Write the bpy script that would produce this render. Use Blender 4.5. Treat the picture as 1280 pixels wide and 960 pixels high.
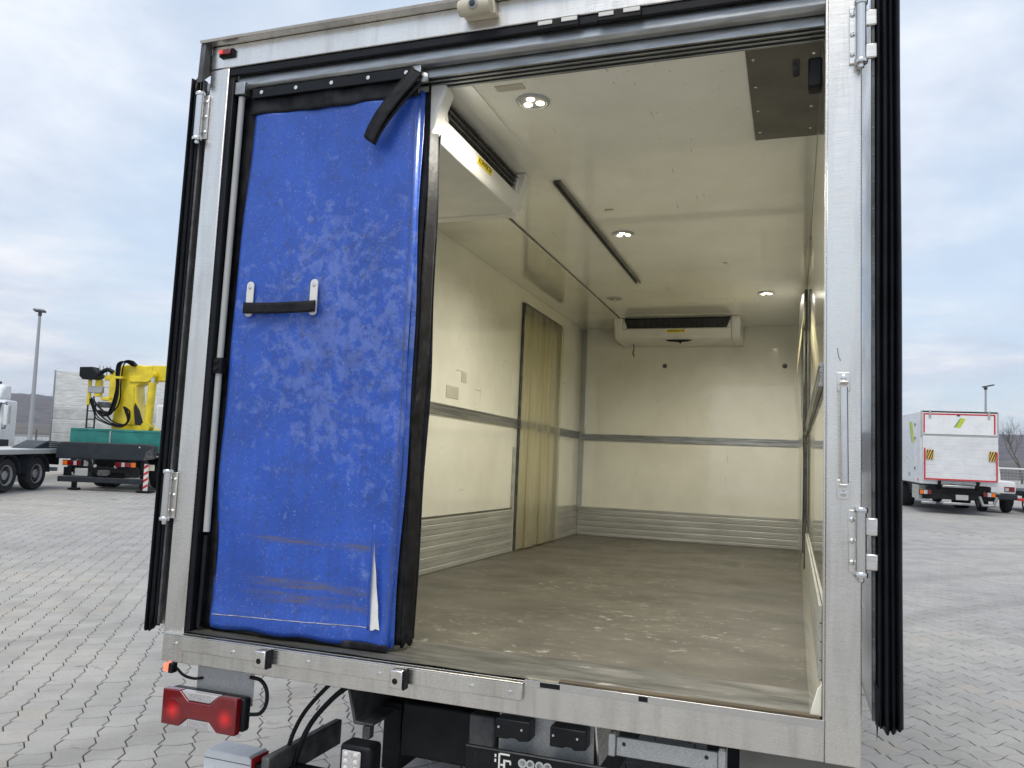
import bpy, bmesh, math, random
from mathutils import Matrix, Vector
import numpy as np
random.seed(7)
for o in list(bpy.data.objects): bpy.data.objects.remove(o)
S = bpy.context.scene
COL = S.collection
R = math.radians

# ------------------------------------------------------------------ camera
# truck frame: X across the body, Y forward from the rear frame, Z up from the cargo floor.
F, YAW, PITCH, ROLL = 999.11, .3423, .0992, .0437
CT = Vector((2.4061, -2.6796, .7302))          # camera in the truck frame
HC = 1.97                                        # camera height above the paving
GN = Vector((.004518, -.02812, 1)).normalized()  # paving normal in the truck frame
fw = Vector((-math.sin(YAW)*math.cos(PITCH), math.cos(YAW)*math.cos(PITCH), math.sin(PITCH)))
r0 = Vector((math.cos(YAW), math.sin(YAW), 0)); u0 = r0.cross(fw)
rt = r0*math.cos(ROLL)+u0*math.sin(ROLL); up = rt.cross(fw)
Yw = (Vector((0, 1, 0))-GN*GN.y).normalized(); Xw = Yw.cross(GN)
RW = Matrix((Xw, Yw, GN))                        # truck axes -> world axes
CW = Vector((CT.x, CT.y, HC))
def t2w(p): return RW @ (Vector(p)-CT) + CW
TRUCK_M = Matrix.Translation(t2w((0, 0, 0))) @ RW.to_4x4()
cam = bpy.data.cameras.new('camera'); camo = bpy.data.objects.new('camera', cam); COL.objects.link(camo)
a, b, c = RW @ rt, RW @ up, RW @ (-fw)
camo.matrix_world = Matrix(((a.x, b.x, c.x, CW.x), (a.y, b.y, c.y, CW.y), (a.z, b.z, c.z, CW.z), (0, 0, 0, 1)))
cam.sensor_fit = 'HORIZONTAL'; cam.sensor_width = 36; cam.lens = F/1280*36
cam.clip_start = .05; cam.clip_end = 12000
S.camera = camo
S.render.resolution_x = 1024; S.render.resolution_y = 768

# ------------------------------------------------------------------ world, sun, exposure
SUN_EL, SUN_AZ = R(58), R(182)      # azimuth clockwise from +Y
W = bpy.data.worlds.new('World'); S.world = W; W.use_nodes = True
nt = W.node_tree; nt.nodes.clear()
def nd(nt, typ, **kw):
    n = nt.nodes.new(typ)
    for k, v in kw.items():
        if k.startswith('i_'):
            key = k[2:]; key = int(key) if key.isdigit() else key.replace('_', ' ')
            s = n.inputs[key]
            if isinstance(v, bpy.types.NodeSocket): nt.links.new(v, s)
            elif isinstance(v, tuple) and len(v) == 3 and s.type == 'RGBA': s.default_value = (*v, 1)
            else: s.default_value = v
        else: setattr(n, k, v)
    return n
def mth(nt, op, a, b=None, c=None, clamp=False):
    n = nt.nodes.new('ShaderNodeMath'); n.operation = op; n.use_clamp = clamp
    for i, v in enumerate((a, b, c)):
        if v is None: continue
        if isinstance(v, bpy.types.NodeSocket): nt.links.new(v, n.inputs[i])
        else: n.inputs[i].default_value = v
    return n.outputs[0]
def ramp(nt, fac, stops, mode='LINEAR'):
    n = nt.nodes.new('ShaderNodeValToRGB'); n.color_ramp.interpolation = mode
    e = n.color_ramp.elements
    while len(e) < len(stops): e.new(.5)
    for el, (p, col) in zip(e, stops):
        el.position = p; el.color = (*col, 1) if isinstance(col, tuple) else (col, col, col, 1)
    nt.links.new(fac, n.inputs[0]); return n.outputs[0]
def mix(nt, fac, a, b, blend='MIX'):
    n = nt.nodes.new('ShaderNodeMix'); n.data_type = 'RGBA'; n.blend_type = blend
    for s, v in ((n.inputs[0], fac), (n.inputs[6], a), (n.inputs[7], b)):
        if isinstance(v, bpy.types.NodeSocket): nt.links.new(v, s)
        elif isinstance(v, tuple): s.default_value = (*v, 1)
        else: s.default_value = v
    return n.outputs[2]
sky = nd(nt, 'ShaderNodeTexSky', sky_type='NISHITA', sun_disc=False, sun_elevation=SUN_EL, sun_rotation=SUN_AZ, air_density=1.2, dust_density=1.5)
tc = nd(nt, 'ShaderNodeTexCoord')
sep = nd(nt, 'ShaderNodeSeparateXYZ', i_0=tc.outputs['Generated'])
zz = mth(nt, 'ADD', mth(nt, 'MAXIMUM', sep.outputs[2], 0.0), .16)
cv = nd(nt, 'ShaderNodeCombineXYZ', i_0=mth(nt, 'DIVIDE', sep.outputs[0], zz), i_1=mth(nt, 'DIVIDE', sep.outputs[1], zz), i_2=0.0)
n1 = nd(nt, 'ShaderNodeTexNoise', i_Vector=cv.outputs[0], i_Scale=.75, i_Detail=7.0, i_Roughness=.55, i_Distortion=.35)
n2 = nd(nt, 'ShaderNodeTexNoise', i_Vector=cv.outputs[0], i_Scale=1.9, i_Detail=6.0, i_Roughness=.6, i_Distortion=.2)
mask = ramp(nt, n1.outputs[0], [(.38, 0.0), (.56, 1.0)])
mask = mth(nt, 'MAXIMUM', mth(nt, 'MULTIPLY', mask, .8), .25)
ccol = ramp(nt, n2.outputs[0], [(.28, (5.4, 6.0, 7.2)), (.5, (7.2, 7.7, 8.6)), (.68, (9.0, 9.2, 9.5))])
lowc = ramp(nt, n2.outputs[0], [(.3, (4.7, 5.1, 6.3)), (.48, (6.2, 6.5, 7.4)), (.64, (8.6, 8.2, 8.2))])
hz = ramp(nt, sep.outputs[2], [(.02, 0.0), (.30, 1.0)])
ccol = mix(nt, hz, lowc, ccol)
blue = mix(nt, .55, sky.outputs[0], (6.6, 8.2, 10.2))
bg = nd(nt, 'ShaderNodeBackground', i_Color=mix(nt, mask, blue, ccol), i_Strength=.1)
nd(nt, 'ShaderNodeOutputWorld', i_Surface=bg.outputs[0])
sl = bpy.data.lights.new('sun', 'SUN'); sl.energy = 1.5; sl.angle = R(30); sl.color = (1, .93, .83)
so = bpy.data.objects.new('sun', sl); COL.objects.link(so)
sd = Vector((math.sin(SUN_AZ)*math.cos(SUN_EL), math.cos(SUN_AZ)*math.cos(SUN_EL), math.sin(SUN_EL)))
so.rotation_euler = sd.to_track_quat('Z', 'Y').to_euler(); so.location = (0, -10, 30)
S.view_settings.view_transform = 'Standard'; S.view_settings.look = 'None'
S.view_settings.exposure = 0.24; S.view_settings.gamma = 1

# ------------------------------------------------------------------ mesh helpers
class MB:
    def __init__(s): s.v = []; s.f = []
    def add(s, v, f):
        o = len(s.v); s.v += [tuple(q) for q in v]; s.f += [tuple(i+o for i in q) for q in f]; return s
    def box(s, x0, x1, y0, y1, z0, z1):
        return s.add([(x, y, z) for z in (z0, z1) for y in (y0, y1) for x in (x0, x1)],
                     [(0, 2, 3, 1), (4, 5, 7, 6), (0, 1, 5, 4), (2, 6, 7, 3), (0, 4, 6, 2), (1, 3, 7, 5)])
    def prism(s, poly, ax, a, b):
        def P(p, t):
            if ax == 0: return (t, p[0], p[1])
            if ax == 1: return (p[0], t, p[1])
            return (p[0], p[1], t)
        n = len(poly); v = [P(p, a) for p in poly]+[P(p, b) for p in poly]
        f = [tuple(range(n)), tuple(range(2*n-1, n-1, -1))]+[(i, i+n, (i+1) % n+n, (i+1) % n) for i in range(n)]
        return s.add(v, f)
    def tube(s, pts, r, n=8, caps=True):
        pts = [Vector(p) for p in pts]; rs = r if isinstance(r, (list, tuple)) else [r]*len(pts)
        v = []; f = []; ref = None
        for i, p in enumerate(pts):
            d = (pts[min(i+1, len(pts)-1)]-pts[max(i-1, 0)]).normalized()
            if ref is None: ref = d.orthogonal().normalized()
            ref = (ref-d*ref.dot(d)).normalized(); q = d.cross(ref)
            for k in range(n):
                t = 2*math.pi*k/n; v.append(p+(ref*math.cos(t)+q*math.sin(t))*rs[i])
        for i in range(len(pts)-1):
            for k in range(n): f.append((i*n+k, i*n+(k+1) % n, (i+1)*n+(k+1) % n, (i+1)*n+k))
        if caps: f.append(tuple(range(n-1, -1, -1))); f.append(tuple((len(pts)-1)*n+k for k in range(n)))
        return s.add(v, f)
    def hose(s, pts, r, n=10, k=6):
        P = [Vector(p) for p in pts]; P = [P[0]*2-P[1]]+P+[P[-1]*2-P[-2]]; out = []
        for i in range(1, len(P)-2):
            for q in range(k):
                t = q/k; out.append(.5*((2*P[i])+(P[i+1]-P[i-1])*t+(2*P[i-1]-5*P[i]+4*P[i+1]-P[i+2])*t*t+(-P[i-1]+3*P[i]-3*P[i+1]+P[i+2])*t**3))
        out.append(P[-2]); return s.tube(out, r, n)
    def cyl(s, a, b, r, n=16): return s.tube([a, b], r, n)
    def lathe(s, c, ax, prof, n=24):      # prof: (radius, offset along axis)
        c = Vector(c); d = Vector(ax).normalized(); u = d.orthogonal().normalized(); w = d.cross(u)
        v = []; f = []
        for r, o in prof:
            for k in range(n):
                t = 2*math.pi*k/n; v.append(c+d*o+(u*math.cos(t)+w*math.sin(t))*r)
        for i in range(len(prof)-1):
            for k in range(n): f.append((i*n+k, i*n+(k+1) % n, (i+1)*n+(k+1) % n, (i+1)*n+k))
        f.append(tuple(range(n-1, -1, -1))); f.append(tuple((len(prof)-1)*n+k for k in range(n)))
        return s.add(v, f)
    def grid(s, fn, nu, nv):
        v = [fn(i/nu, j/nv) for j in range(nv+1) for i in range(nu+1)]
        return s.add(v, [(j*(nu+1)+i, j*(nu+1)+i+1, (j+1)*(nu+1)+i+1, (j+1)*(nu+1)+i) for j in range(nv) for i in range(nu)])
    def mesh(s, name, mat, smooth=True):
        m = bpy.data.meshes.new(name); m.from_pydata(s.v, [], s.f)
        bm = bmesh.new(); bm.from_mesh(m); bmesh.ops.recalc_face_normals(bm, faces=bm.faces); bm.to_mesh(m); bm.free()
        if mat: m.materials.append(mat)
        if smooth:
            m.polygons.foreach_set('use_smooth', [True]*len(m.polygons)); m.set_sharp_from_angle(angle=R(38))
        return m
    def build(s, name, mat, parent=None, bevel=0, smooth=True, seg=2, solid=0):
        o = bpy.data.objects.new(name, s.mesh(name, mat, smooth)); COL.objects.link(o)
        if parent: o.parent = parent
        if solid:
            q = o.modifiers.new('solid', 'SOLIDIFY'); q.thickness = solid; q.offset = 0
        if bevel:
            q = o.modifiers.new('bevel', 'BEVEL'); q.width = bevel; q.segments = seg; q.limit_method = 'ANGLE'; q.harden_normals = False
        return o
def box(name, mat, parent, x0, x1, y0, y1, z0, z1, bevel=.002): return MB().box(x0, x1, y0, y1, z0, z1).build(name, mat, parent, bevel)
def empty(name, loc=(0, 0, 0), rz=0):
    o = bpy.data.objects.new(name, None); COL.objects.link(o); o.location = loc; o.rotation_euler = (0, 0, rz); o.empty_display_size = .2; return o
def tag(o, label=None, cat=None, group=None, kind=None):
    for k, v in (('label', label), ('category', cat), ('group', group), ('kind', kind)):
        if v: o[k] = v
    return o
def text(name, body, mat, parent, size, M, ext=.0006):
    c = bpy.data.curves.new(name, 'FONT'); c.body = body; c.size = size; c.extrude = ext; c.align_x = 'CENTER'; c.align_y = 'CENTER'
    t = bpy.data.objects.new('tmp', c); COL.objects.link(t)
    dg = bpy.context.evaluated_depsgraph_get(); m = bpy.data.meshes.new_from_object(t.evaluated_get(dg)); bpy.data.objects.remove(t)
    m.materials.clear(); m.materials.append(mat); m.transform(M)
    o = bpy.data.objects.new(name, m); COL.objects.link(o); o.parent = parent; return o

# ------------------------------------------------------------------ materials
def mat(name, col, rough=.5, metal=0, var=.12, scale=6, stretch=(1, 1, 1), bump=0, bscale=40, col2=None, emit=0, spec=.5, coat=0, rvar=.12, world=False, build=None):
    m = bpy.data.materials.new(name); m.use_nodes = True; nt = m.node_tree; nt.nodes.clear()
    out = nd(nt, 'ShaderNodeOutputMaterial'); p = nd(nt, 'ShaderNodeBsdfPrincipled'); nt.links.new(p.outputs[0], out.inputs[0])
    if world: co = nd(nt, 'ShaderNodeNewGeometry').outputs['Position']
    else: co = nd(nt, 'ShaderNodeTexCoord').outputs['Object']
    mp = nd(nt, 'ShaderNodeMapping', i_Vector=co, i_Scale=tuple(stretch)).outputs[0]
    nz = nd(nt, 'ShaderNodeTexNoise', i_Vector=mp, i_Scale=float(scale), i_Detail=6.0, i_Roughness=.6).outputs[0]
    c2 = col2 or tuple(max(0, x*(1-var*2.2)) for x in col); c1 = col if col2 else tuple(min(1, x*(1+var*.6)) for x in col)
    cc = ramp(nt, nz, [(.3, c2), (.65, c1)])
    rr = mth(nt, 'ADD', mth(nt, 'MULTIPLY', mth(nt, 'SUBTRACT', nz, .5), -rvar*2), rough, clamp=True)
    ctx = dict(nt=nt, p=p, co=co, mp=mp, nz=nz, col=cc, rough=rr)
    if build: build(ctx)
    nt.links.new(ctx['col'], p.inputs['Base Color']); nt.links.new(ctx['rough'], p.inputs['Roughness'])
    p.inputs['Metallic'].default_value = metal; p.inputs['Specular IOR Level'].default_value = spec; p.inputs['Coat Weight'].default_value = coat
    if emit:
        p.inputs['Emission Color'].default_value = (*col, 1); p.inputs['Emission Strength'].default_value = emit
    if bump:
        bn = nd(nt, 'ShaderNodeTexNoise', i_Vector=mp, i_Scale=float(bscale), i_Detail=4.0)
        b = nd(nt, 'ShaderNodeBump', i_Height=ctx.get('bh', bn.outputs[0]), i_Strength=bump, i_Distance=.01); nt.links.new(b.outputs[0], p.inputs['Normal'])
    return m
M = {}
def stainless(c):
    nt = c['nt']
    st = nd(nt, 'ShaderNodeTexNoise', i_Vector=nd(nt, 'ShaderNodeMapping', i_Vector=c['co'], i_Scale=(3.0, 3.0, 90.0)).outputs[0], i_Scale=4.0, i_Detail=3.0).outputs[0]
    gr = nd(nt, 'ShaderNodeTexNoise', i_Vector=nd(nt, 'ShaderNodeMapping', i_Vector=c['co'], i_Scale=(9.0, 9.0, 1.1)).outputs[0], i_Scale=1.6, i_Detail=5.0, i_Roughness=.6).outputs[0]
    g2 = nd(nt, 'ShaderNodeTexNoise', i_Vector=nd(nt, 'ShaderNodeMapping', i_Vector=c['co'], i_Scale=(14.0, 14.0, 1.2)).outputs[0], i_Scale=1.3, i_Detail=4.0, i_Roughness=.7).outputs[0]
    c['col'] = mix(nt, ramp(nt, gr, [(.48, 0.0), (.74, .4)]), c['col'], (.38, .355, .31))
    c['col'] = mix(nt, ramp(nt, g2, [(.56, 0.0), (.78, .3)]), c['col'], (.30, .275, .23))
    c['rough'] = mth(nt, 'ADD', c['rough'], mth(nt, 'MULTIPLY', mth(nt, 'SUBTRACT', st, .5), .35), clamp=True)
M['steel'] = mat('stainless_steel', (.79, .765, .72), .30, 1, var=.06, scale=1.4, bump=.004, bscale=5, rvar=.2, build=stainless)
M['chrome'] = mat('polished_steel', (.72, .71, .69), .2, 1, var=.05, scale=8)
M['alu'] = mat('aluminium', (.44, .45, .45), .38, 1, var=.18, scale=5, stretch=(1, .3, 8), bump=.04, bscale=30)
M['alu_dull'] = mat('dull_aluminium', (.52, .52, .48), .5, .6, var=.12, scale=4, stretch=(.5, .5, 3), bump=.05, bscale=30)
M['galv'] = mat('galvanised_steel', (.46, .47, .47), .5, .7, var=.14, scale=220, bump=.04)
def scuffs(amount, colr, sc=(1, 1, 1), lo=.66):
    def fn(c):
        nt = c['nt']
        a_ = nd(nt, 'ShaderNodeTexNoise', i_Vector=nd(nt, 'ShaderNodeMapping', i_Vector=c['co'], i_Scale=sc).outputs[0], i_Scale=7.0, i_Detail=8.0, i_Roughness=.75, i_Distortion=.6).outputs[0]
        b_ = nd(nt, 'ShaderNodeTexNoise', i_Vector=c['co'], i_Scale=.9, i_Detail=3.0).outputs[0]
        f = mth(nt, 'MULTIPLY', ramp(nt, a_, [(lo, 0.0), (lo+.06, 1.0)]), ramp(nt, b_, [(.4, .15), (.62, 1.0)]))
        c['col'] = mix(nt, mth(nt, 'MULTIPLY', f, amount), c['col'], colr)
    return fn
def wall_marks(c):
    scuffs(.6, (.27, .24, .17), (1.6, 1.6, 3.0), .645)(c)
    nt = c['nt']
    for rot, sc_, th in (((.3, .2, .5), (40.0, 2.5, 40.0), .70), ((.1, .9, -.4), (36.0, 36.0, 2.2), .70)):
        w_ = nd(nt, 'ShaderNodeTexNoise', i_Vector=nd(nt, 'ShaderNodeMapping', i_Vector=c['co'], i_Scale=sc_, i_Rotation=rot).outputs[0], i_Scale=1.4, i_Detail=3.0).outputs[0]
        m_ = nd(nt, 'ShaderNodeTexNoise', i_Vector=c['co'], i_Scale=1.7, i_Detail=2.0).outputs[0]
        c['col'] = mix(nt, mth(nt, 'MULTIPLY', ramp(nt, w_, [(th, 0.0), (th+.03, .7)]), ramp(nt, m_, [(.5, 0.0), (.6, 1.0)])), c['col'], (.30, .27, .2))
    d_ = nd(nt, 'ShaderNodeTexNoise', i_Vector=c['co'], i_Scale=2.6, i_Detail=7.0, i_Roughness=.65).outputs[0]
    c['col'] = mix(nt, 1.0, c['col'], ramp(nt, d_, [(.32, (.95, .945, .92)), (.58, 1.0)]), 'MULTIPLY')
M['panel'] = mat('cream_wall_panel', (.80, .785, .675), .13, 0, var=.03, scale=1.3, bump=.010, bscale=2.5, rvar=.03, spec=.4, coat=1.0, build=wall_marks)
M['ceiling'] = mat('ceiling_panel', (.88, .875, .815), .2, 0, spec=.35, coat=.8, var=.05, scale=1.5, bump=.02, bscale=4, build=wall_marks)
M['white_gel'] = mat('white_gelcoat', (.74, .75, .75), .2, 0, var=.03, scale=2, coat=.3)
M['mirror_skin'] = mat('polished_door_skin', (.62, .63, .63), .12, .9, var=.05, scale=4)
def floorb(c):
    nt = c['nt']
    a_ = nd(nt, 'ShaderNodeTexNoise', i_Vector=nd(nt, 'ShaderNodeMapping', i_Vector=c['co'], i_Scale=(1.5, 2.2, 1.0)).outputs[0], i_Scale=8.0, i_Detail=12.0, i_Roughness=.76, i_Distortion=.7).outputs[0]
    big = nd(nt, 'ShaderNodeTexNoise', i_Vector=c['co'], i_Scale=1.1, i_Detail=4.0).outputs[0]
    f = mth(nt, 'MULTIPLY', ramp(nt, a_, [(.56, 0.0), (.64, 1.0)]), ramp(nt, big, [(.36, .15), (.54, 1.0)]))
    d_ = nd(nt, 'ShaderNodeTexNoise', i_Vector=c['co'], i_Scale=55.0, i_Detail=6.0, i_Roughness=.7).outputs[0]
    c['col'] = mix(nt, ramp(nt, d_, [(.4, .0), (.62, .6)]), c['col'], (.10, .092, .066))
    c['col'] = mix(nt, mth(nt, 'MULTIPLY', f, .75), c['col'], (.46, .45, .40))
    w_ = nd(nt, 'ShaderNodeTexNoise', i_Vector=nd(nt, 'ShaderNodeMapping', i_Vector=c['co'], i_Scale=(2.0, 26.0, 1.0), i_Rotation=(0.0, 0.0, .35)).outputs[0], i_Scale=2.5, i_Detail=5.0, i_Roughness=.6).outputs[0]
    c['col'] = mix(nt, mth(nt, 'MULTIPLY', ramp(nt, w_, [(.66, 0.0), (.70, .8)]), ramp(nt, big, [(.4, 0.0), (.5, 1.0)])), c['col'], (.5, .49, .43))
    c['rough'] = mth(nt, 'ADD', c['rough'], mth(nt, 'MULTIPLY', f, .2), clamp=True)
M['floor'] = mat('worn_cargo_floor', (.118, .110, .088), .50, 0, spec=.4, var=.24, scale=2.0, stretch=(1, 1.4, 1), bump=.2, bscale=120, build=floorb)
M['threshold'] = mat('threshold_plate', (.125, .123, .108), .46, .25, var=.3, scale=4, stretch=(1, 5, 1), bump=.05, bscale=10, build=scuffs(.5, (.50, .49, .45), (1, 4, 1), .60))
def tarp(c):
    nt = c['nt']; co = nd(nt, 'ShaderNodeVectorMath', operation='ADD', i_0=c['co'], i_1=(.57, .06, .004)).outputs[0]
    n1 = nd(nt, 'ShaderNodeTexNoise', i_Vector=co, i_Scale=2.2, i_Detail=2.0).outputs[0]
    n2 = nd(nt, 'ShaderNodeTexNoise', i_Vector=co, i_Scale=19.0, i_Detail=6.0, i_Roughness=.6, i_Distortion=.35).outputs[0]
    n3 = nd(nt, 'ShaderNodeTexNoise', i_Vector=co, i_Scale=46.0, i_Detail=3.0).outputs[0]
    s = nd(nt, 'ShaderNodeSeparateXYZ', i_0=co)
    zm = ramp(nt, mth(nt, 'DIVIDE', s.outputs[2], 2.3), [(.2, 0.0), (.38, .9), (.68, .85), (.85, 0.0)])
    xm = ramp(nt, s.outputs[0], [(.25, .25), (.62, 1.0), (.95, .75)])
    f = mth(nt, 'ADD', n2, mth(nt, 'MULTIPLY', mth(nt, 'SUBTRACT', mth(nt, 'MULTIPLY', zm, xm), .60), .24))
    f = mth(nt, 'ADD', f, mth(nt, 'MULTIPLY', mth(nt, 'SUBTRACT', n1, .5), .25))
    n4 = nd(nt, 'ShaderNodeTexNoise', i_Vector=co, i_Scale=58.0, i_Detail=4.0, i_Roughness=.6).outputs[0]
    f = mth(nt, 'ADD', f, mth(nt, 'MULTIPLY', mth(nt, 'SUBTRACT', n4, .5), .28))
    f = ramp(nt, f, [(.47, 0.0), (.60, 1.0)])
    col = mix(nt, mth(nt, 'MULTIPLY', f, .36), c['col'], (.22, .29, .58))
    dk = nd(nt, 'ShaderNodeTexNoise', i_Vector=co, i_Scale=11.0, i_Detail=8.0, i_Roughness=.72).outputs[0]
    col = mix(nt, mth(nt, 'MULTIPLY', ramp(nt, dk, [(.50, 0.0), (.66, .6)]), ramp(nt, mth(nt, 'MULTIPLY', zm, xm), [(.2, .45), (.8, 1.0)])), col, (.035, .06, .20))
    fine = nd(nt, 'ShaderNodeTexNoise', i_Vector=co, i_Scale=130.0, i_Detail=3.0).outputs[0]
    col = mix(nt, ramp(nt, fine, [(.62, 0.0), (.70, .4)]), col, (.30, .36, .60))
    sp = ramp(nt, n3, [(.61, 0.0), (.67, 1.0)])
    col = mix(nt, mth(nt, 'MULTIPLY', sp, .5), col, (.04, .06, .15))
    dr = nd(nt, 'ShaderNodeTexNoise', i_Vector=nd(nt, 'ShaderNodeMapping', i_Vector=co, i_Scale=(16.0, 1.0, .8)).outputs[0], i_Scale=2.0, i_Detail=5.0).outputs[0]
    col = mix(nt, ramp(nt, dr, [(.5, 0.0), (.75, .35)]), col, (.03, .06, .25))
    # dirt marks rubbed across the lower third
    nn = nd(nt, 'ShaderNodeTexNoise', i_Vector=nd(nt, 'ShaderNodeMapping', i_Vector=co, i_Scale=(2.5, 1.0, 40.0)).outputs[0], i_Scale=3.0, i_Detail=6.0).outputs[0]
    for z0, w in ((.235, .026), (.40, .016), (.18, .03)):
        d = mth(nt, 'ABSOLUTE', mth(nt, 'SUBTRACT', mth(nt, 'ADD', s.outputs[2], mth(nt, 'MULTIPLY', s.outputs[0], .02)), z0))
        k = mth(nt, 'MULTIPLY', ramp(nt, mth(nt, 'DIVIDE', d, w), [(.2, 1.0), (1, 0.0)]), ramp(nt, nn, [(.38, 0.0), (.6, 1.0)]))
        k = mth(nt, 'MULTIPLY', k, ramp(nt, s.outputs[0], [(.3, 0.0), (.45, 1.0), (.86, 1.0), (.92, 0.0)]))
        col = mix(nt, mth(nt, 'MULTIPLY', k, .75), col, (.13, .11, .075))
    c['col'] = col; c['rough'] = mth(nt, 'ADD', mth(nt, 'MULTIPLY', f, .15), .36)
M['tarp'] = mat('blue_tarpaulin', (.026, .095, .47), .4, 0, var=.12, scale=3, bump=.22, bscale=14, build=tarp)
M['fabric'] = mat('black_fabric', (.014, .014, .017), .55, 0, spec=.22, var=.5, scale=14, bump=.2, bscale=30, build=scuffs(.5, (.12, .12, .115), (1, 1, .5), .6))
M['rubber'] = mat('black_rubber', (.007, .008, .011), .42, 0, spec=.22, var=.3, scale=8, bump=.05)
M['blackp'] = mat('black_plastic', (.009, .010, .012), .4, 0, spec=.22, var=.2, scale=8)
M['dark'] = mat('dark_chassis_paint', (.011, .011, .012), .5, 0, spec=.22, var=.3, scale=10, bump=.05)
M['grey_dark'] = mat('dark_grey_steel', (.10, .102, .104), .5, .2, var=.3, scale=12)
M['plate_dark'] = mat('dull_grey_sheet', (.17, .165, .15), .35, .6, var=.12, scale=4)
M['greyp'] = mat('grey_plastic', (.42, .43, .42), .4, 0, var=.05)
M['whitep'] = mat('white_plastic', (.72, .71, .66), .35, 0, var=.04)
M['creamp'] = mat('cream_plastic', (.62, .56, .42), .4, 0, var=.08)
M['yellow'] = mat('yellow_label', (.75, .58, .02), .4, 0, var=.02)
M['ink'] = mat('black_ink', (.012, .012, .012), .5, 0, var=.02)
M['ltape'] = mat('beige_tape', (.50, .47, .37), .5, 0, var=.05)
M['groove_brown'] = mat('rusty_groove', (.16, .12, .07), .8, 0, var=.45, scale=9, stretch=(.3, 4, 4), bump=.4, bscale=30, col2=(.035, .028, .02))  # dark brown for the sill groove: its recess, rust and dirt
M['foam'] = mat('white_lining', (.75, .75, .72), .6, 0, var=.08, scale=12)
M['thread'] = mat('pale_stitching', (.45, .45, .45), .7, 0, var=.3, scale=30)
M['led'] = mat('lit_led', (1, .90, .66), .3, emit=7)
M['led_off'] = mat('unlit_led', (.35, .34, .30), .25)
M['red_lens'] = mat('red_lens', (.17, .002, .006), .12, 0, var=.1, scale=30, coat=.6)
M['red_lit'] = mat('lit_red_lamp', (1, .03, .02), .3, emit=1.6)
M['orange_lit'] = mat('lit_orange_lamp', (1, .14, .07), .3, emit=1.5)
M['clear_lens'] = mat('clear_lens', (.50, .48, .48), .15, 0, var=.12, scale=150, coat=.6)
M['orange_lens'] = mat('orange_lens', (.75, .16, .01), .2, 0, var=.1, coat=.4)
M['red'] = mat('red_reflective_tape', (.55, .02, .03), .4, 0, var=.06)
M['teal'] = mat('teal_paint', (.02, .22, .19), .4, 0, var=.14, scale=4)
M['crane'] = mat('yellow_crane_paint', (.85, .66, .02), .38, 0, var=.12, scale=3, coat=.2, build=scuffs(.55, (.22, .16, .04), (1, 1, .4), .60))
M['anthracite'] = mat('anthracite_paint', (.032, .038, .046), .45, 0, spec=.22, var=.12, scale=4)
M['white'] = mat('white_vehicle_paint', (.80, .81, .82), .3, 0, var=.04, scale=3, build=scuffs(.3, (.42, .40, .35), (1.5, 1.5, .4), .58))
M['platform'] = mat('pale_platform_paint', (.72, .73, .74), .4, .1, var=.05, scale=3)
M['tyre'] = mat('tyre_rubber', (.016, .016, .017), .75, 0, var=.3, scale=20, bump=.2)
M['rim'] = mat('silver_rim', (.55, .55, .55), .4, .6, var=.15, scale=6)
M['glass'] = mat('dark_glass', (.03, .05, .05), .06, 0, var=.05, coat=.5)
M['board'] = mat('weathered_sideboard', (.80, .80, .78), .5, .0, var=.14, scale=2.5, stretch=(1, 1, 8))
M['mesh'] = mat('ribbed_sideboard', (.74, .74, .72), .5, .0, var=.12, scale=3)
M['logo_y'] = mat('lime_print', (.55, .60, .05), .4, 0, var=.1)
M['logo_g'] = mat('green_print', (.12, .36, .06), .4, 0, var=.1)
M['stk'] = mat('yellow_warning_print', (.72, .48, .10), .4, 0, var=.06)
M['bark'] = mat('winter_bark', (.12, .10, .085), .85, 0, var=.25, scale=6)
M['fence'] = mat('fence_steel', (.34, .37, .40), .5, .3, var=.1)
M['concrete'] = mat('white_concrete', (.62, .63, .63), .7, 0, var=.1, scale=1.5)
def bulb_glow(c):
    nt = c['nt']; gr = nd(nt, 'ShaderNodeTexGradient', gradient_type='SPHERICAL', i_Vector=nd(nt, 'ShaderNodeMapping', i_Vector=c['co'], i_Scale=(22.0, 22.0, 22.0)).outputs[0]).outputs[1]
    nt.links.new(mth(nt, 'MULTIPLY', mth(nt, 'POWER', gr, 1.5), .5), c['p'].inputs['Emission Strength']); c['p'].inputs['Emission Color'].default_value = (1, .02, .02, 1)
M['bulb'] = mat('glowing_red_lens', (.17, .002, .006), .15, 0, coat=.6, build=bulb_glow)
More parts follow.
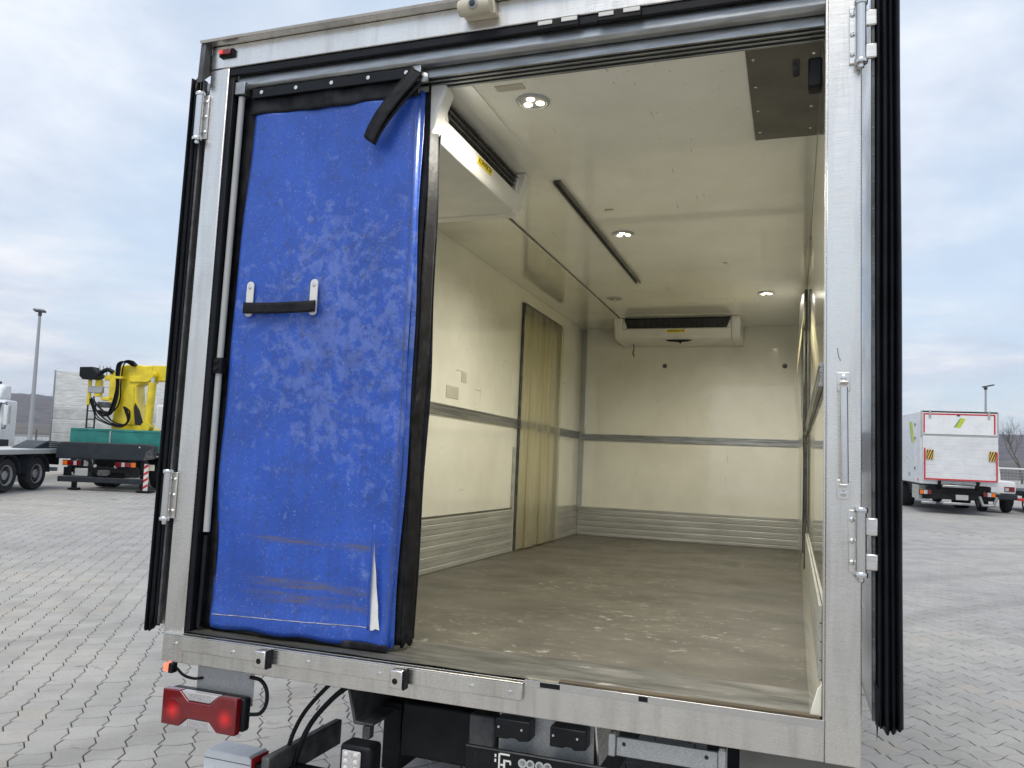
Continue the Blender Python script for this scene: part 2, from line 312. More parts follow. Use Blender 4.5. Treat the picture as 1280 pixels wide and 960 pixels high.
def pvc():
    m = bpy.data.materials.new('yellowed_clear_strip'); m.use_nodes = True; nt = m.node_tree; nt.nodes.clear()
    co = nd(nt, 'ShaderNodeTexCoord').outputs['Object']
    nz = nd(nt, 'ShaderNodeTexNoise', i_Vector=nd(nt, 'ShaderNodeMapping', i_Vector=co, i_Scale=(1.0, 9.0, .7)).outputs[0], i_Scale=1.6, i_Detail=5.0).outputs[0]
    col = ramp(nt, nz, [(.32, (.78, .74, .54)), (.66, (.90, .88, .72))])
    tl = nd(nt, 'ShaderNodeBsdfTranslucent', i_Color=col); df = nd(nt, 'ShaderNodeBsdfDiffuse', i_Color=col)
    tr = nd(nt, 'ShaderNodeBsdfTransparent', i_Color=(.95, .92, .74)); gl = nd(nt, 'ShaderNodeBsdfGlossy', i_Color=(.9, .9, .9), i_Roughness=.18)
    m1 = nd(nt, 'ShaderNodeMixShader', i_0=.5, i_1=tl.outputs[0], i_2=df.outputs[0])
    m2 = nd(nt, 'ShaderNodeMixShader', i_0=.62, i_1=m1.outputs[0], i_2=tr.outputs[0])
    fr = nd(nt, 'ShaderNodeFresnel', i_IOR=1.45)
    m3 = nd(nt, 'ShaderNodeMixShader', i_0=fr.outputs[0], i_1=m2.outputs[0], i_2=gl.outputs[0])
    nd(nt, 'ShaderNodeOutputMaterial', i_Surface=m3.outputs[0]); return m
M['pvc'] = pvc()

# ------------------------------------------------------------------ ground and paving
GA = R(35.78); CELL = .2
E1 = Vector((math.cos(GA), math.sin(GA))); E2 = Vector((-math.sin(GA), math.cos(GA)))
PHI, PHJ = -.08+.1, .48                  # phase of the joints at the point under the camera (cells)
PCA, PCB = .1005*HC, .1018*HC
def paver_color(c, joints=False):
    nt = c['nt']; pos = nd(nt, 'ShaderNodeNewGeometry').outputs['Position']
    s = nd(nt, 'ShaderNodeSeparateXYZ', i_0=pos)
    dx = mth(nt, 'SUBTRACT', s.outputs[0], CW.x); dy = mth(nt, 'SUBTRACT', s.outputs[1], CW.y)
    u = mth(nt, 'DIVIDE', mth(nt, 'ADD', mth(nt, 'MULTIPLY', dx, E1.x), mth(nt, 'MULTIPLY', dy, E1.y)), PCA)
    v = mth(nt, 'DIVIDE', mth(nt, 'ADD', mth(nt, 'MULTIPLY', dx, -E2.x), mth(nt, 'MULTIPLY', dy, -E2.y)), PCB)
    u = mth(nt, 'SUBTRACT', u, PHI); v = mth(nt, 'SUBTRACT', v, PHJ)
    cell = nd(nt, 'ShaderNodeCombineXYZ', i_0=mth(nt, 'FLOOR', u), i_1=mth(nt, 'FLOOR', v), i_2=0.0)
    wn = nd(nt, 'ShaderNodeTexWhiteNoise', i_Vector=cell.outputs[0]); wn.noise_dimensions = '2D'
    fine = nd(nt, 'ShaderNodeTexNoise', i_Vector=pos, i_Scale=120.0, i_Detail=5.0, i_Roughness=.7).outputs[0]
    big = nd(nt, 'ShaderNodeTexNoise', i_Vector=pos, i_Scale=.16, i_Detail=5.0, i_Roughness=.6).outputs[0]
    mid = nd(nt, 'ShaderNodeTexNoise', i_Vector=pos, i_Scale=1.4, i_Detail=6.0, i_Roughness=.65).outputs[0]
    base = ramp(nt, big, [(.36, (.365, .352, .338)), (.5, (.405, .39, .368)), (.64, (.46, .437, .39))])
    base = mix(nt, 1.0, base, ramp(nt, wn.outputs[0], [(0, .92), (.93, 1.05), (1, (1.05, 1.0, .95))]), 'MULTIPLY')
    base = mix(nt, 1.0, base, ramp(nt, fine, [(.3, .74), (.7, 1.18)]), 'MULTIPLY')
    base = mix(nt, 1.0, base, ramp(nt, mid, [(.3, .80), (.55, 1.03)]), 'MULTIPLY')
    # dark oil spots
    sp = nd(nt, 'ShaderNodeTexNoise', i_Vector=pos, i_Scale=7.0, i_Detail=2.0).outputs[0]
    f = mth(nt, 'MULTIPLY', ramp(nt, sp, [(.64, 0.0), (.68, 1.0)]), ramp(nt, mid, [(.5, 0.0), (.6, .55)]))
    base = mix(nt, f, base, (.17, .17, .17))
    # faint tyre tracks sweeping over the yard
    cv = nd(nt, 'ShaderNodeVectorMath', operation='DISTANCE', i_0=pos, i_1=(24.0, -6.0, 0.0)).outputs['Value']
    for rr_, w in ((24.8, .25), (26.6, .25), (29.5, .2)):
        d = mth(nt, 'DIVIDE', mth(nt, 'ABSOLUTE', mth(nt, 'SUBTRACT', cv, rr_)), w)
        k = mth(nt, 'MULTIPLY', ramp(nt, d, [(.3, .42), (1, 0.0)]), ramp(nt, mid, [(.35, .3), (.6, 1.0)]))
        base = mix(nt, k, base, (.20, .19, .18))
    if joints:
        fu = mth(nt, 'ABSOLUTE', mth(nt, 'SUBTRACT', mth(nt, 'FRACT', u), .5)); fv = mth(nt, 'ABSOLUTE', mth(nt, 'SUBTRACT', mth(nt, 'FRACT', v), .5))
        j = ramp(nt, mth(nt, 'MAXIMUM', fu, fv), [(.455, 0.0), (.475, 1.0)])
        base = mix(nt, mth(nt, 'MULTIPLY', j, .65), base, (.10, .095, .07))
    c['col'] = base
M['paver'] = mat('concrete_paver', (.4, .4, .4), .82, 0, bump=.25, bscale=160, world=True, build=paver_color)
M['yard'] = mat('paved_yard', (.4, .4, .4), .85, 0, world=True, build=lambda c: paver_color(c, True))
M['joint'] = mat('mossy_joint_sand', (.050, .046, .026), .95, 0, var=.35, scale=9, world=True, bump=.3, bscale=80)
M['field'] = mat('winter_scrub', (.13, .115, .10), .95, 0, var=.3, scale=.05, world=True)

g = MB()
N = 48
g.add([(0, 8, 0)]+[(math.cos(2*math.pi*k/N)*85, 8+math.sin(2*math.pi*k/N)*85, 0) for k in range(N)], [(0, k+1, (k+1) % N+1) for k in range(N)])
ground = g.build('ground', M['yard'], smooth=False); ground.location.z = -.014; tag(ground, 'grey interlocking concrete paving of the truck yard', 'paving', kind='structure')
g = MB(); g.add([(math.cos(2*math.pi*k/96)*4000, math.sin(2*math.pi*k/96)*4000, -.06) for k in range(96)], [tuple(range(96))])
tag(g.build('terrain', M['field'], smooth=False), 'brown winter scrubland beyond the yard', 'field', kind='structure')

def stone_mesh(kind, n=6):
    A = .15; gp = .021                  # wave height and half joint, in cells
    def bottom(x): return -A*math.sin(math.pi*x)*(1 if kind else -1)
    lo, hi = (-.06, 1.06) if kind else (.06, .94)
    pk = .085 if kind else -.085
    pts = []
    for i in range(n+1):
        x = lo+(hi-lo)*i/n; pts.append((x, bottom(x)))
    pts.append((1-pk, .5))
    for i in range(n+1):
        x = hi+(lo-hi)*i/n; pts.append((x, 1-bottom(x)))
    pts.append((pk, .5))
    def inset(pts, d):
        out = []; m = len(pts)
        for i in range(m):
            p0, p, p1 = (Vector(pts[i-1]), Vector(pts[i]), Vector(pts[(i+1) % m]))
            a = (p-p0).normalized(); b = (p1-p).normalized(); na = Vector((-a.y, a.x)); nb = Vector((-b.y, b.x))
            q = (na+nb); q = q/max(.4, q.dot(na)) if q.length > 1e-6 else na
            out.append(p+q*d)
        return out
    p1 = inset(pts, gp); p2 = inset(pts, gp+.022)
    return p1, p2
STONE = {(k, n): stone_mesh(k, n) for k in (0, 1) for n in (6, 3)}
def cell_pt(p, i, j):                   # stone-local -> world xy
    u = (i+p[0]+PHI)*PCA; v = (j+p[1]+PHJ)*PCB
    q = E1*u-E2*v; return (CW.x+q.x, CW.y+q.y)
def stone_geo(i, j, n, rng):
    kind = 1 if (i+j) % 2 == 0 else 0
    p1, p2 = STONE[(kind, n)]
    h = rng.uniform(-.0012, .0012); tx, ty = rng.uniform(-.006, .006), rng.uniform(-.006, .006)
    m = len(p1); v = []
    for p in p2: x, y = cell_pt(p, i, j); v.append((x, y, h+(p[0]-.5)*tx*.2+(p[1]-.5)*ty*.2))
    for p in p1: x, y = cell_pt(p, i, j); v.append((x, y, h-.0035))
    for p in p1: x, y = cell_pt(p, i, j); v.append((x, y, -.03))
    f = [tuple(range(m))]
    for r_ in (0, 1): f += [(r_*m+k, (r_+1)*m+k, (r_+1)*m+(k+1) % m, r_*m+(k+1) % m) for k in range(m)]
    return v, f
def w2px(P):
    d = RW.transposed() @ (Vector(P)-CW); z = d.dot(fw)
    if z < .2: return None
    return 640+F*d.dot(rt)/z, 480-F*d.dot(up)/z, z
cells = []
for i in range(-150, 151):
    for j in range(-150, 60):
        x, y = cell_pt((.5, .5), i, j); dx, dy = x-CW.x, y-CW.y; rr = math.hypot(dx, dy)
        if rr > 24 : continue
        az = math.degrees(math.atan2(dx, dy))+19.6      # relative to the lens axis
        if rr > 4.6 and abs(az) > 51: continue
        q = w2px((x, y, 0)); area = 0
        if q and q[1] < 965 and -8 < q[0] < 1290:
            vis = (q[0] < 200 and q[1] > 612) or (q[0] > 1126 and q[1] > 612) or (q[0] > 1080 and q[1] > 905) or (q[1] > 838 and q[0] < 425 and q[1] > 838+(q[0]-215)*.15)
            if vis: area = 1/q[2]**3
        cells.append((area, i, j, rr))
cells.sort(reverse=True)
near = [q for q in cells[:290] if q[0] > 0]; rest = cells[len(near):]
rng = random.Random(3)
proto = {}
for kind in (0, 1):
    i0, j0 = (0, 0) if kind else (0, 1)
    v, f = stone_geo(i0, j0, 6, rng); cx_, cy_ = cell_pt((.5, .5), i0, j0)
    mb = MB(); mb.add([(p[0]-cx_, p[1]-cy_, p[2]) for p in v], f); proto[kind] = mb.mesh('paver', M['paver'], False)
for _, i, j, rr in near:
    o = bpy.data.objects.new('paver', proto[1 if (i+j) % 2 == 0 else 0]); COL.objects.link(o); o.parent = ground
    x, y = cell_pt((.5, .5), i, j); o.location = (x, y, .014+rng.uniform(-.0012, .0012)); o.rotation_euler = (rng.uniform(-.006, .006), rng.uniform(-.006, .006), 0)
mb = MB()
for _, i, j, rr in rest:
    v, f = stone_geo(i, j, 6 if rr < 9 else 3, rng); mb.add([(p[0], p[1], p[2]+.014) for p in v], f)
pv = mb.build('paving', M['paver'], ground, smooth=False); pv['kind'] = 'stuff'
js = MB().add([(CW.x+math.sin(R(k-19.6))*24.1, CW.y+math.cos(R(k-19.6))*24.1, .003) for k in range(-46, 47, 4)]+[(CW.x+3, CW.y-2.5, .003), (CW.x-3, CW.y-2.5, .003)], [tuple(range(26))]).build('joint_sand', M['joint'], ground, smooth=False)

# ------------------------------------------------------------------ the box truck (all parts in the truck frame)
WL, WR, LEN, HI = .178, 2.492, 5.834, 2.256
T = empty('box_truck'); T.matrix_world = TRUCK_M
tag(T, 'refrigerated box truck with open rear doors, steel rear frame and empty cream cargo hold', 'truck')
def tb(name, m, *a, bevel=.002, parent=None): return box(name, M[m], parent or T, *a, bevel=bevel)

# shell
left = tb('side_wall', 'panel', 0.004, WL, .110, LEN, -.1, 2.44); left['label'] = 'cream inner wall with the taller strip curtain doorway'
right = tb('side_wall', 'panel', WR, 2.596, .065, LEN, -.1, 2.44)
back = tb('front_bulkhead', 'panel', .004, 2.596, LEN+.001, LEN+.11, -.1, 2.44)
ceil = tb('ceiling', 'ceiling', WL+.001, WR-.001, .165, LEN-.001, HI, 2.43, bevel=0)
floor = tb('cargo_floor', 'floor', WL+.001, WR-.001, .292, LEN-.001, -.1, 0, bevel=0)
tb('roof_skin', 'white_gel', -.005, 2.605, .0, LEN+.12, 2.442, 2.475)
# ceiling side panel (air duct soffit) with its screw rows
sof = tb('ceiling_soffit', 'panel', WL+.002, .714, 1.27, LEN-.002, HI-.014, HI-.001, bevel=.003)
sc = MB()
for k in range(22):
    for x in (.24, .69): sc.lathe((x, 1.45+k*.2, HI-.014), (0, 0, -1), [(.005, 0), (.0035, .002)], 6)
sc.build('screw_row', M['plate_dark'], sof)['kind'] = 'stuff'
tb('joint_cover', 'grey_dark', .7145, .722, 1.27, LEN-.6, HI-.006, HI-.001, bevel=0, parent=sof)

def planks(parent, axis, fixed, a0, a1, z1, n, m='alu_dull', z0=.004):
    h = (z1-z0)/n
    for k in range(n):
        za, zb = z0+k*h+.0015, z0+(k+1)*h-.0015; zm = (za+zb)/2
        if axis == 0:      # on a side wall, along Y ; fixed = wall x, sign outwards
            x, s = fixed; poly = [(x, za), (x+s*.010, za), (x+s*.010, zm-.004), (x+s*.007, zm), (x+s*.010, zm+.004), (x+s*.010, zb), (x, zb)]
            MB().prism(poly, 1, a0, a1).build('kick_plank', M[m], parent, .0012)
        else:
            y = fixed; poly = [(y, za), (y-.010, za), (y-.010, zm-.004), (y-.007, zm), (y-.010, zm+.004), (y-.010, zb), (y, zb)]
            MB().prism(poly, 0, a0, a1).build('kick_plank', M[m], parent, .0012)
planks(left, 0, (WL+.001, 1), .115, 3.70, .345, 5)
planks(left, 0, (WL+.001, 1), 4.98, LEN-.002, .325, 5)
planks(back, 1, LEN-.001, WL+.014, WR-.014, .308, 5)
planks(right, 0, (WR-.001, -1), .075, LEN-.02, .33, 4, z0=.102)
# load-securing rails: a top and a bottom lip with a perforated web between
def wall_rail(parent, axis, wall, a0, a1, z0, z1):
    s = 1
    if axis == 0: x, s = wall
    else: x = wall; s = -1
    h = z1-z0
    prof = [(x, z0)]
    for q0, q1, d in ((0, .16, .014), (.16, .22, .007), (.22, .40, .010), (.40, .46, .005), (.46, .54, .009), (.54, .60, .005), (.60, .78, .010), (.78, .84, .007), (.84, 1, .014)):
        prof += [(x+s*d, z0+h*q0+.0004), (x+s*d, z0+h*q1-.0004)]
    prof.append((x, z1))
    o = MB().prism(prof, 1 if axis == 0 else 0, a0, a1).build('lashing_rail', M['alu'], parent, .0006)
    return o
wall_rail(left, 0, (WL+.001, 1), .115, LEN-.03, 1.033, 1.108)
wall_rail(back, 1, LEN-.001, WL+.03, WR-.03, 1.02, 1.09)
wall_rail(right, 0, (WR-.001, -1), .07, LEN-.03, 1.022, 1.098)
# corner strips with rivets
for x0, x1, s in ((WL+.002, WL+.055, 1), (WR-.03, WR-.002, -1)):
    o = tb('corner_strip', 'greyp', x0, x1, LEN-.006, LEN-.0012, .31, HI-.002, parent=back)
    rv = MB()
    for k in range(9): rv.lathe(((x0+x1)/2, LEN-.006, .45+k*.22), (0, -1, 0), [(.006, 0), (.004, .003)], 8)
    rv.build('rivets', M['plate_dark'], o)['kind'] = 'stuff'
# left wall: trim above the planks, stickers, vertical trims beside the doorway
tb('wall_trim', 'plate_dark', WL+.001, WL+.006, .115, 3.70, .352, .366, parent=left)
tb('door_stop', 'alu_dull', WL+.001, WL+.012, 3.66, 3.70, .37, .87, parent=left)
tb('door_stop', 'alu_dull', WL+.001, WL+.012, 4.98, 5.02, .35, .88, parent=left)
tb('sticker', 'ltape', WL+.001, WL+.003, 2.25, 2.46, 1.16, 1.243, parent=left, bevel=0)
tb('sticker', 'ltape', WL+.001, WL+.003, 2.50, 2.59, 1.29, 1.366, parent=left, bevel=0)
# bulkhead sockets
for x in (1.093, 2.305):
    MB().lathe((x, LEN-.001, 1.836), (0, -1, 0), [(.024, 0), (.024, .004), (.016, .006), (.014, .003), (.004, .003)], 20).build('socket', M['grey_dark'], back)

# strip curtain doorways
def strips(side, y0, y1, ztop, n, xs):
    s = 1 if side == 'l' else -1
    t = empty('strip_curtain'); t.parent = T
    x = xs
    tb('head_rail', 'plate_dark', min(x, x+s*.014), max(x, x+s*.014), y0-.01, y1+.01, ztop-.09, ztop, parent=t)
    for yy in (y0-.02, y1): tb('door_seal', 'grey_dark', min(x-s*.010, x+s*.006), max(x-s*.010, x+s*.006), yy-.01, yy+.02, .01, ztop, parent=t)
    w = (y1-y0)/n
    for k in range(n):
        rg = random.Random(k*7+len(side)+int(y0*10)); ph = rg.uniform(0, 6); am = rg.uniform(.004, .012)
        def fn(u, v, k=k, ph=ph, am=am, rg=rg):
            yy = y0+w*(k-.12)+u*w*1.24; z = .015+rg.uniform(0, .004)+v*(ztop-.05)
            bow = am*math.sin(u*math.pi)+.006*math.sin(v*5+ph)*(1-v)
            bul = .045*math.exp(-((v-.72)/.16)**2) if side == 'r' else 0
            return (x+s*(.016+(k % 2)*.012+bow+bul), yy, z)
        MB().grid(fn, 6, 26).build('strip', M['pvc'], t)
    return t
strips('l', 3.78, 4.92, 2.12, 6, WL+.014)
strips('r', 3.5, 4.7, 2.10, 6, WR-.014)

# ceiling fittings
trk = tb('ceiling_track', 'plate_dark', 1.168, 1.178, 1.31, 3.70, HI-.022, HI-.001, bevel=.001)
tb('track_web', 'grey_dark', 1.1785, 1.1995, 1.31, 3.70, HI-.006, HI-.0012, bevel=0, parent=trk)
tb('track_lip', 'plate_dark', 1.20, 1.21, 1.31, 3.70, HI-.022, HI-.001, bevel=.001, parent=trk)
pl = tb('ceiling_plate', 'plate_dark', 2.225, WR-.004, .17, 1.0, HI-.008, HI-.001)
rv = MB()
for x in (2.25, 2.46):
    for k in range(4): rv.lathe((x, .25+k*.22, HI-.008), (0, 0, -1), [(.007, 0), (.005, .003)], 8)
rv.build('rivets', M['chrome'], pl)['kind'] = 'stuff'
hk = tb('door_latch', 'blackp', 2.44, 2.488, .185, .25, 2.09, 2.20, bevel=.008)
ch = MB()
for k in range(7): ch.tube([(2.40+.010*math.cos(t), .34, HI-.012-k*.0+.010*math.sin(t)*0) if False else (2.40+.011*math.cos(t), .30+k*.014+.004*math.sin(t), HI-.016-.006*math.sin(t)) for t in [q*math.pi/5 for q in range(11)]], .003, 6)
ch.build('hook_chain', M['grey_dark'], T)
for x, y, w, d in ((1.33, 1.84, .05, .03), (1.24, .22, .12, .05), (1.9, 3.2, .03, .02)):
    tb('tape_patch', 'ltape', x, x+w, y, y+d, HI-.0025, HI-.0012, bevel=0)
def lamp(x, y, lit):
    o = MB().lathe((x, y, HI-.001), (0, 0, -1), [(.072, 0), (.070, .006), (.060, .010), (.057, .005), (.01, .004)], 28).build('ceiling_light', M['greyp'], T)
    for k in range(3):
        t = 2*math.pi*k/3+.5
        MB().lathe((x+.031*math.cos(t), y+.031*math.sin(t), HI-.0052), (0, 0, -1), [(.0175, 0), (.0170, .003), (.012, .006), (.003, .007)], 16).build('lens', M['led' if lit else 'led_off'], o)
    if lit:
        l = bpy.data.lights.new('led_lamp', 'SPOT'); l.energy = LAMP_W; l.color = (1, .95, .83); l.spot_size = R(164); l.spot_blend = .7; l.shadow_soft_size = .03
        q = bpy.data.objects.new('led_lamp', l); COL.objects.link(q); q.parent = o; q.location = (x, y, HI-.03)
LAMP_W = 68
for x, y, lit in ((1.353, .385, 1), (1.339, 2.351, 1), (2.171, 4.268, 1), (.858, 4.32, 0)): lamp(x, y, lit)

# evaporators: a shallow housing, chamfered end caps, a recessed fin coil behind a slot
def evaporator(Lx, M4, fins=True):
    # local: x along the unit 0..Lx, y outwards 0..0.62, z down from the ceiling (negative)
    t = empty('evaporator'); t.parent = T; t.matrix_local = M4
    D, H = .60, .215
    body = MB().prism([(0, -.002), (D-.065, -.002), (D-.085, -.104), (D-.045, -.108), (D-.030, -.118), (D-.045, -H+.035), (D-.060, -H+.010), (D-.085, -H), (0, -H)], 0, .085, Lx-.085).build('housing', M['whitep'], t, .004)
    for e, (xa, xb) in enumerate(((0, .084), (Lx-.084, Lx))):
        MB().prism([(0, -.001), (D+.004, -.001), (D+.008, -.03), (D-.026, -.122), (D-.038, -H+.035), (D-.055, -H+.006), (D-.085, -H-.004), (0, -H-.004)], 0, xa, xb).build('end_cap', M['whitep'], t, .010)
        xi = .0845 if e == 0 else Lx-.0845; sg = 1 if e == 0 else -1
        MB().prism([(xi, -.012), (xi+sg*.008, -.012), (xi+sg*.045, -.111), (xi, -.111)], 1, D-.084, D-.034).build('corner_gusset', M['whitep'], t, .002)
    MB().prism([(D-.0645, -.004), (D-.058, -.004), (D-.078, -.103), (D-.0845, -.103)], 0, .10, Lx-.10).build('coil_core', M['dark'], t, smooth=False)
    fn = MB(); n = int((Lx-.2)/.012); rg = random.Random(4)
    for k in range(n):
        x = .104+k*.012; q = rg.uniform(0, .010); fn.prism([(D-.062, -.012), (D-.040-q, -.012-q), (D-.052-q, -.103), (D-.078, -.103)], 0, x, x+.0025)
    q = fn.build('coil_fins', M['plate_dark'], t, smooth=False); q['kind'] = 'stuff'
    for z in (-.030, -.055, -.080): MB().cyl((.09, D-.030+z*.14, z), (Lx-.09, D-.030+z*.14, z), .0035, 8).build('grille_bar', M['grey_dark'], t)
    MB().box(.05, Lx-.05, D+.012, D+.10, -.0045, -.0015).build('ceiling_baffle', M['ceiling'], t, .001)
    lb = MB().prism([(D-.0335, -.126), (D-.0305, -.126), (D-.0362, -.156), (D-.0392, -.156)], 0, Lx*.5-.09, Lx*.5+.09).build('nameplate', M['yellow'], t)
    ang = -math.atan2(.0057, .030)
    TM = Matrix.Translation((Lx*.5, D-.0325, -.141)) @ Matrix.Rotation(math.pi, 4, 'Z') @ Matrix.Rotation(R(90)-ang, 4, 'X')
    text('lettering', 'KONVEKTA', M['ink'], lb, .030, TM)
    return t
# left unit: outwards = +X, along = -Y ... local x -> -Y, local y -> +X
ML = Matrix(((0, 1, 0, .458), (-1, 0, 0, 1.245), (0, 0, 1, HI), (0, 0, 0, 1)))
ev = evaporator(1.11, ML); ev['label'] = 'white cooling unit above the left wall with yellow nameplate'
# bulkhead unit: local x -> -X, local y -> -Y
MBk = Matrix(((-1, 0, 0, 1.90), (0, -1, 0, LEN-.002), (0, 0, 1, HI), (0, 0, 0, 1)))
ev2 = evaporator(1.24, MBk); ev2['label'] = 'white cooling unit on the bulkhead'
MB().prism([(1.17, 2.037), (1.43, 2.037), (1.38, 2.022), (1.33, 2.018), (1.315, 2.0), (1.295, 2.018), (1.2, 2.024)], 1, LEN-.50, LEN-.46).build('drain_clip', M['blackp'], T)
MB().hose([(.79, LEN-.2, 2.05), (.795, LEN-.2, 1.99), (.785, LEN-.2, 1.95), (.80, LEN-.2, 1.91)], .006, 6).build('drain_hose', M['rubber'], T)
rfl = None

# rear frame
post_l = tb('frame_post', 'steel', 0, .0986, -.002, .062, -.122, 2.372, bevel=.004)
post_r = tb('frame_post', 'steel', 2.4975, 2.60, -.002, .062, -.122, 2.372, bevel=.004)
tb('post_return', 'steel', 2.4915, 2.4972, .002, .030, .0, 2.37, bevel=.001, parent=post_r)
hd_ = tb('frame_header', 'steel', 0, 2.60, -.003, .066, 2.3725, 2.476, bevel=.004)
MB().prism([(-.045, 2.477), (.05, 2.477), (.05, 2.497), (-.03, 2.502), (-.052, 2.488)], 0, -.03, 2.63).build('roof_lip', M['steel'], T, .002)
MB().prism([(-.045, 2.30), (0.05, 2.40), (.05, 2.476), (-.04, 2.476)], 0, -.03, -.004).build('lip_gusset', M['grey_dark'], T, .002)
tb('header_gasket', 'rubber', .0990, 2.497, .004, .018, 2.338, 2.372, bevel=.004)
MB().prism([(.030, 2.300), (.044, 2.288), (.068, 2.286), (.072, 2.296), (.072, 2.362), (.058, 2.370), (.030, 2.370)], 0, .125, 2.4972).build('header_profile', M['alu'], T, .004)
for k in range(4):
    y = .078+k*.0235
    o = MB().prism([(y, 2.252-k*.004), (y+.012, 2.252-k*.004), (y+.012, 2.30), (y, 2.30)], 0, .125 if k == 0 else .99, 2.491).build('curtain_rail', M['alu'], T, .0015)
tb('rail_backing', 'dark', .125, 2.4915, .074, .164, 2.302, 2.36, bevel=0)
tb('rail_end', 'dark', .125, 2.4915, .1655-.0005, .166, 2.2565, 2.34, bevel=0)
# lock keeps with white inserts on the header
for x in (1.49, 1.72):
    o = tb('lock_keep', 'dark', x, x+.16, -.008, .003, 2.335, 2.37, bevel=.003)
    tb('keep_insert', 'whitep', x+.005, x+.06, -.012, -.0085, 2.350, 2.366, parent=o); tb('keep_insert', 'whitep', x+.095, x+.155, -.012, -.0085, 2.352, 2.368, parent=o)
# left reveal: gasket, grey pole
gk = MB()
gk.box(.0990, .124, .004, .052, .004, 2.325); gk.build('side_gasket', M['rubber'], T, .004)
pole = MB().tube([(.142, .035, .40), (.140, .035, 1.1), (.146, .035, 2.25)], .0135, 14).build('lock_pole', M['greyp'], T)
MB().tube([(.142, .035, .385), (.142, .035, .20), (.139, .035, .02)], .010, 12).build('pole_foot', M['blackp'], pole)
MB().box(.122, .165, .014, .05, 1.05, 1.115).box(.128, .150, .008, .014, 1.06, 1.075).box(.128, .150, .008, .014, 1.09, 1.105).build('pole_clip', M['blackp'], pole, .003)
tb('pole_bracket', 'alu', .118, .175, .012, .05, 2.255, 2.31, parent=pole)
# sill
sill = tb('rear_sill', 'steel', .0988, 2.4972, 0, .055, -.121, -.004, bevel=.003)
def thr(u, v):
    x = .0990+u*2.393; y = .001+v*.29
    z = .003*math.sin(x*7+1)*math.sin(y*30)+.0025*math.sin(x*17+y*40)*.5+.003+(.010 if v > .12 else .0)*math.exp(-((v-.95)/.4)**2)
    if x > 1.55 and y < .06: z -= .012*math.exp(-((y-.028)/.020)**2)
    return (x, y, z)
MB().grid(thr, 120, 24).build('threshold_plate', M['threshold'], T)
MB().box(1.66, 2.485, .012, .040, -.05, .0065).build('groove_strip', M['groove_brown'], T, .003)  # added raised strip, its dark colour stands in for the recessed dirty groove
tb('sill_edge', 'chrome', 1.545, 2.4972, -.0035, .004, -.022, .0015, bevel=.001, parent=sill)
st = tb('dock_strip', 'steel', .03, 1.542, -.022, -.0035, -.068, -.010, bevel=.004)
tb('strip_ledge', 'steel', .012, 1.545, -.027, .012, -.0095, -.0055, bevel=.001, parent=st)
for x in (.085, .36, .70, 1.0, 1.36, 1.50):
    MB().lathe((x, -.022, -.042+random.uniform(-.004, .004)), (0, -1, 0), [(.0085, 0), (.0085, .003), (.005, .004)], 12).build('bolt', M['chrome'], st)
for x in (.513, 1.088):
    MB().prism([(x-.028, -.078), (x+.022, -.078), (x+.022, -.014), (x-.028, -.014)], 1, -.060, -.0225).build('dock_hook', M['steel'], st, .005); MB().lathe((x-.006, -.0602, -.052), (0, -1, 0), [(.011, 0), (.010, .0008)], 12).build('hook_hole', M['dark'], st); MB().box(x+.0225, x+.030, -.058, -.0225, -.080, -.012).build('hook_rubber', M['rubber'], st, .002)
for x, w in ((1.60, .07), (1.935, .03)):
    tb('sill_notch', 'dark', x, x+w, -.0045, -.001, -.018, -.002, bevel=0, parent=sill)
kb = MB().prism([(2.455, .002), (2.4905, .002), (2.4905, .10), (2.478, .085), (2.462, .03)], 1, .03, LEN-.02).build('floor_curb', M['panel'], T, .003)
# marker lamp (red, lit), reversing camera
mk = tb('marker_lamp', 'blackp', .050, .125, -.018, -.0035, 2.418, 2.452, bevel=.004)
tb('lens', 'red_lens', .056, .115, -.026, -.0185, 2.423, 2.447, bevel=.004, parent=mk)
tb('lit_bulb', 'red_lit', .060, .076, -.029, -.0265, 2.428, 2.442, bevel=.003, parent=mk)
cm = MB().lathe((1.235, -.055, 2.436), (1, 0, 0), [(.012, -.045), (.028, -.040), (.034, -.015), (.034, .05), (.028, .085), (.012, .09)], 20).build('reversing_camera', M['creamp'], T)
MB().prism([(1.205, 2.41), (1.335, 2.41), (1.325, 2.47), (1.215, 2.47)], 1, -.040, -.0035).build('bracket', M['creamp'], cm, .004)
MB().lathe((1.262, -.086, 2.430), (0, -1, -.25), [(.020, -.01), (.020, .006), (.016, .010)], 18).build('bezel', M['greyp'], cm)
MB().lathe((1.262, -.0955, 2.4275), (0, -1, -.25), [(.013, 0), (.010, .004), (.003, .005)], 16).build('lens', M['glass'], cm)
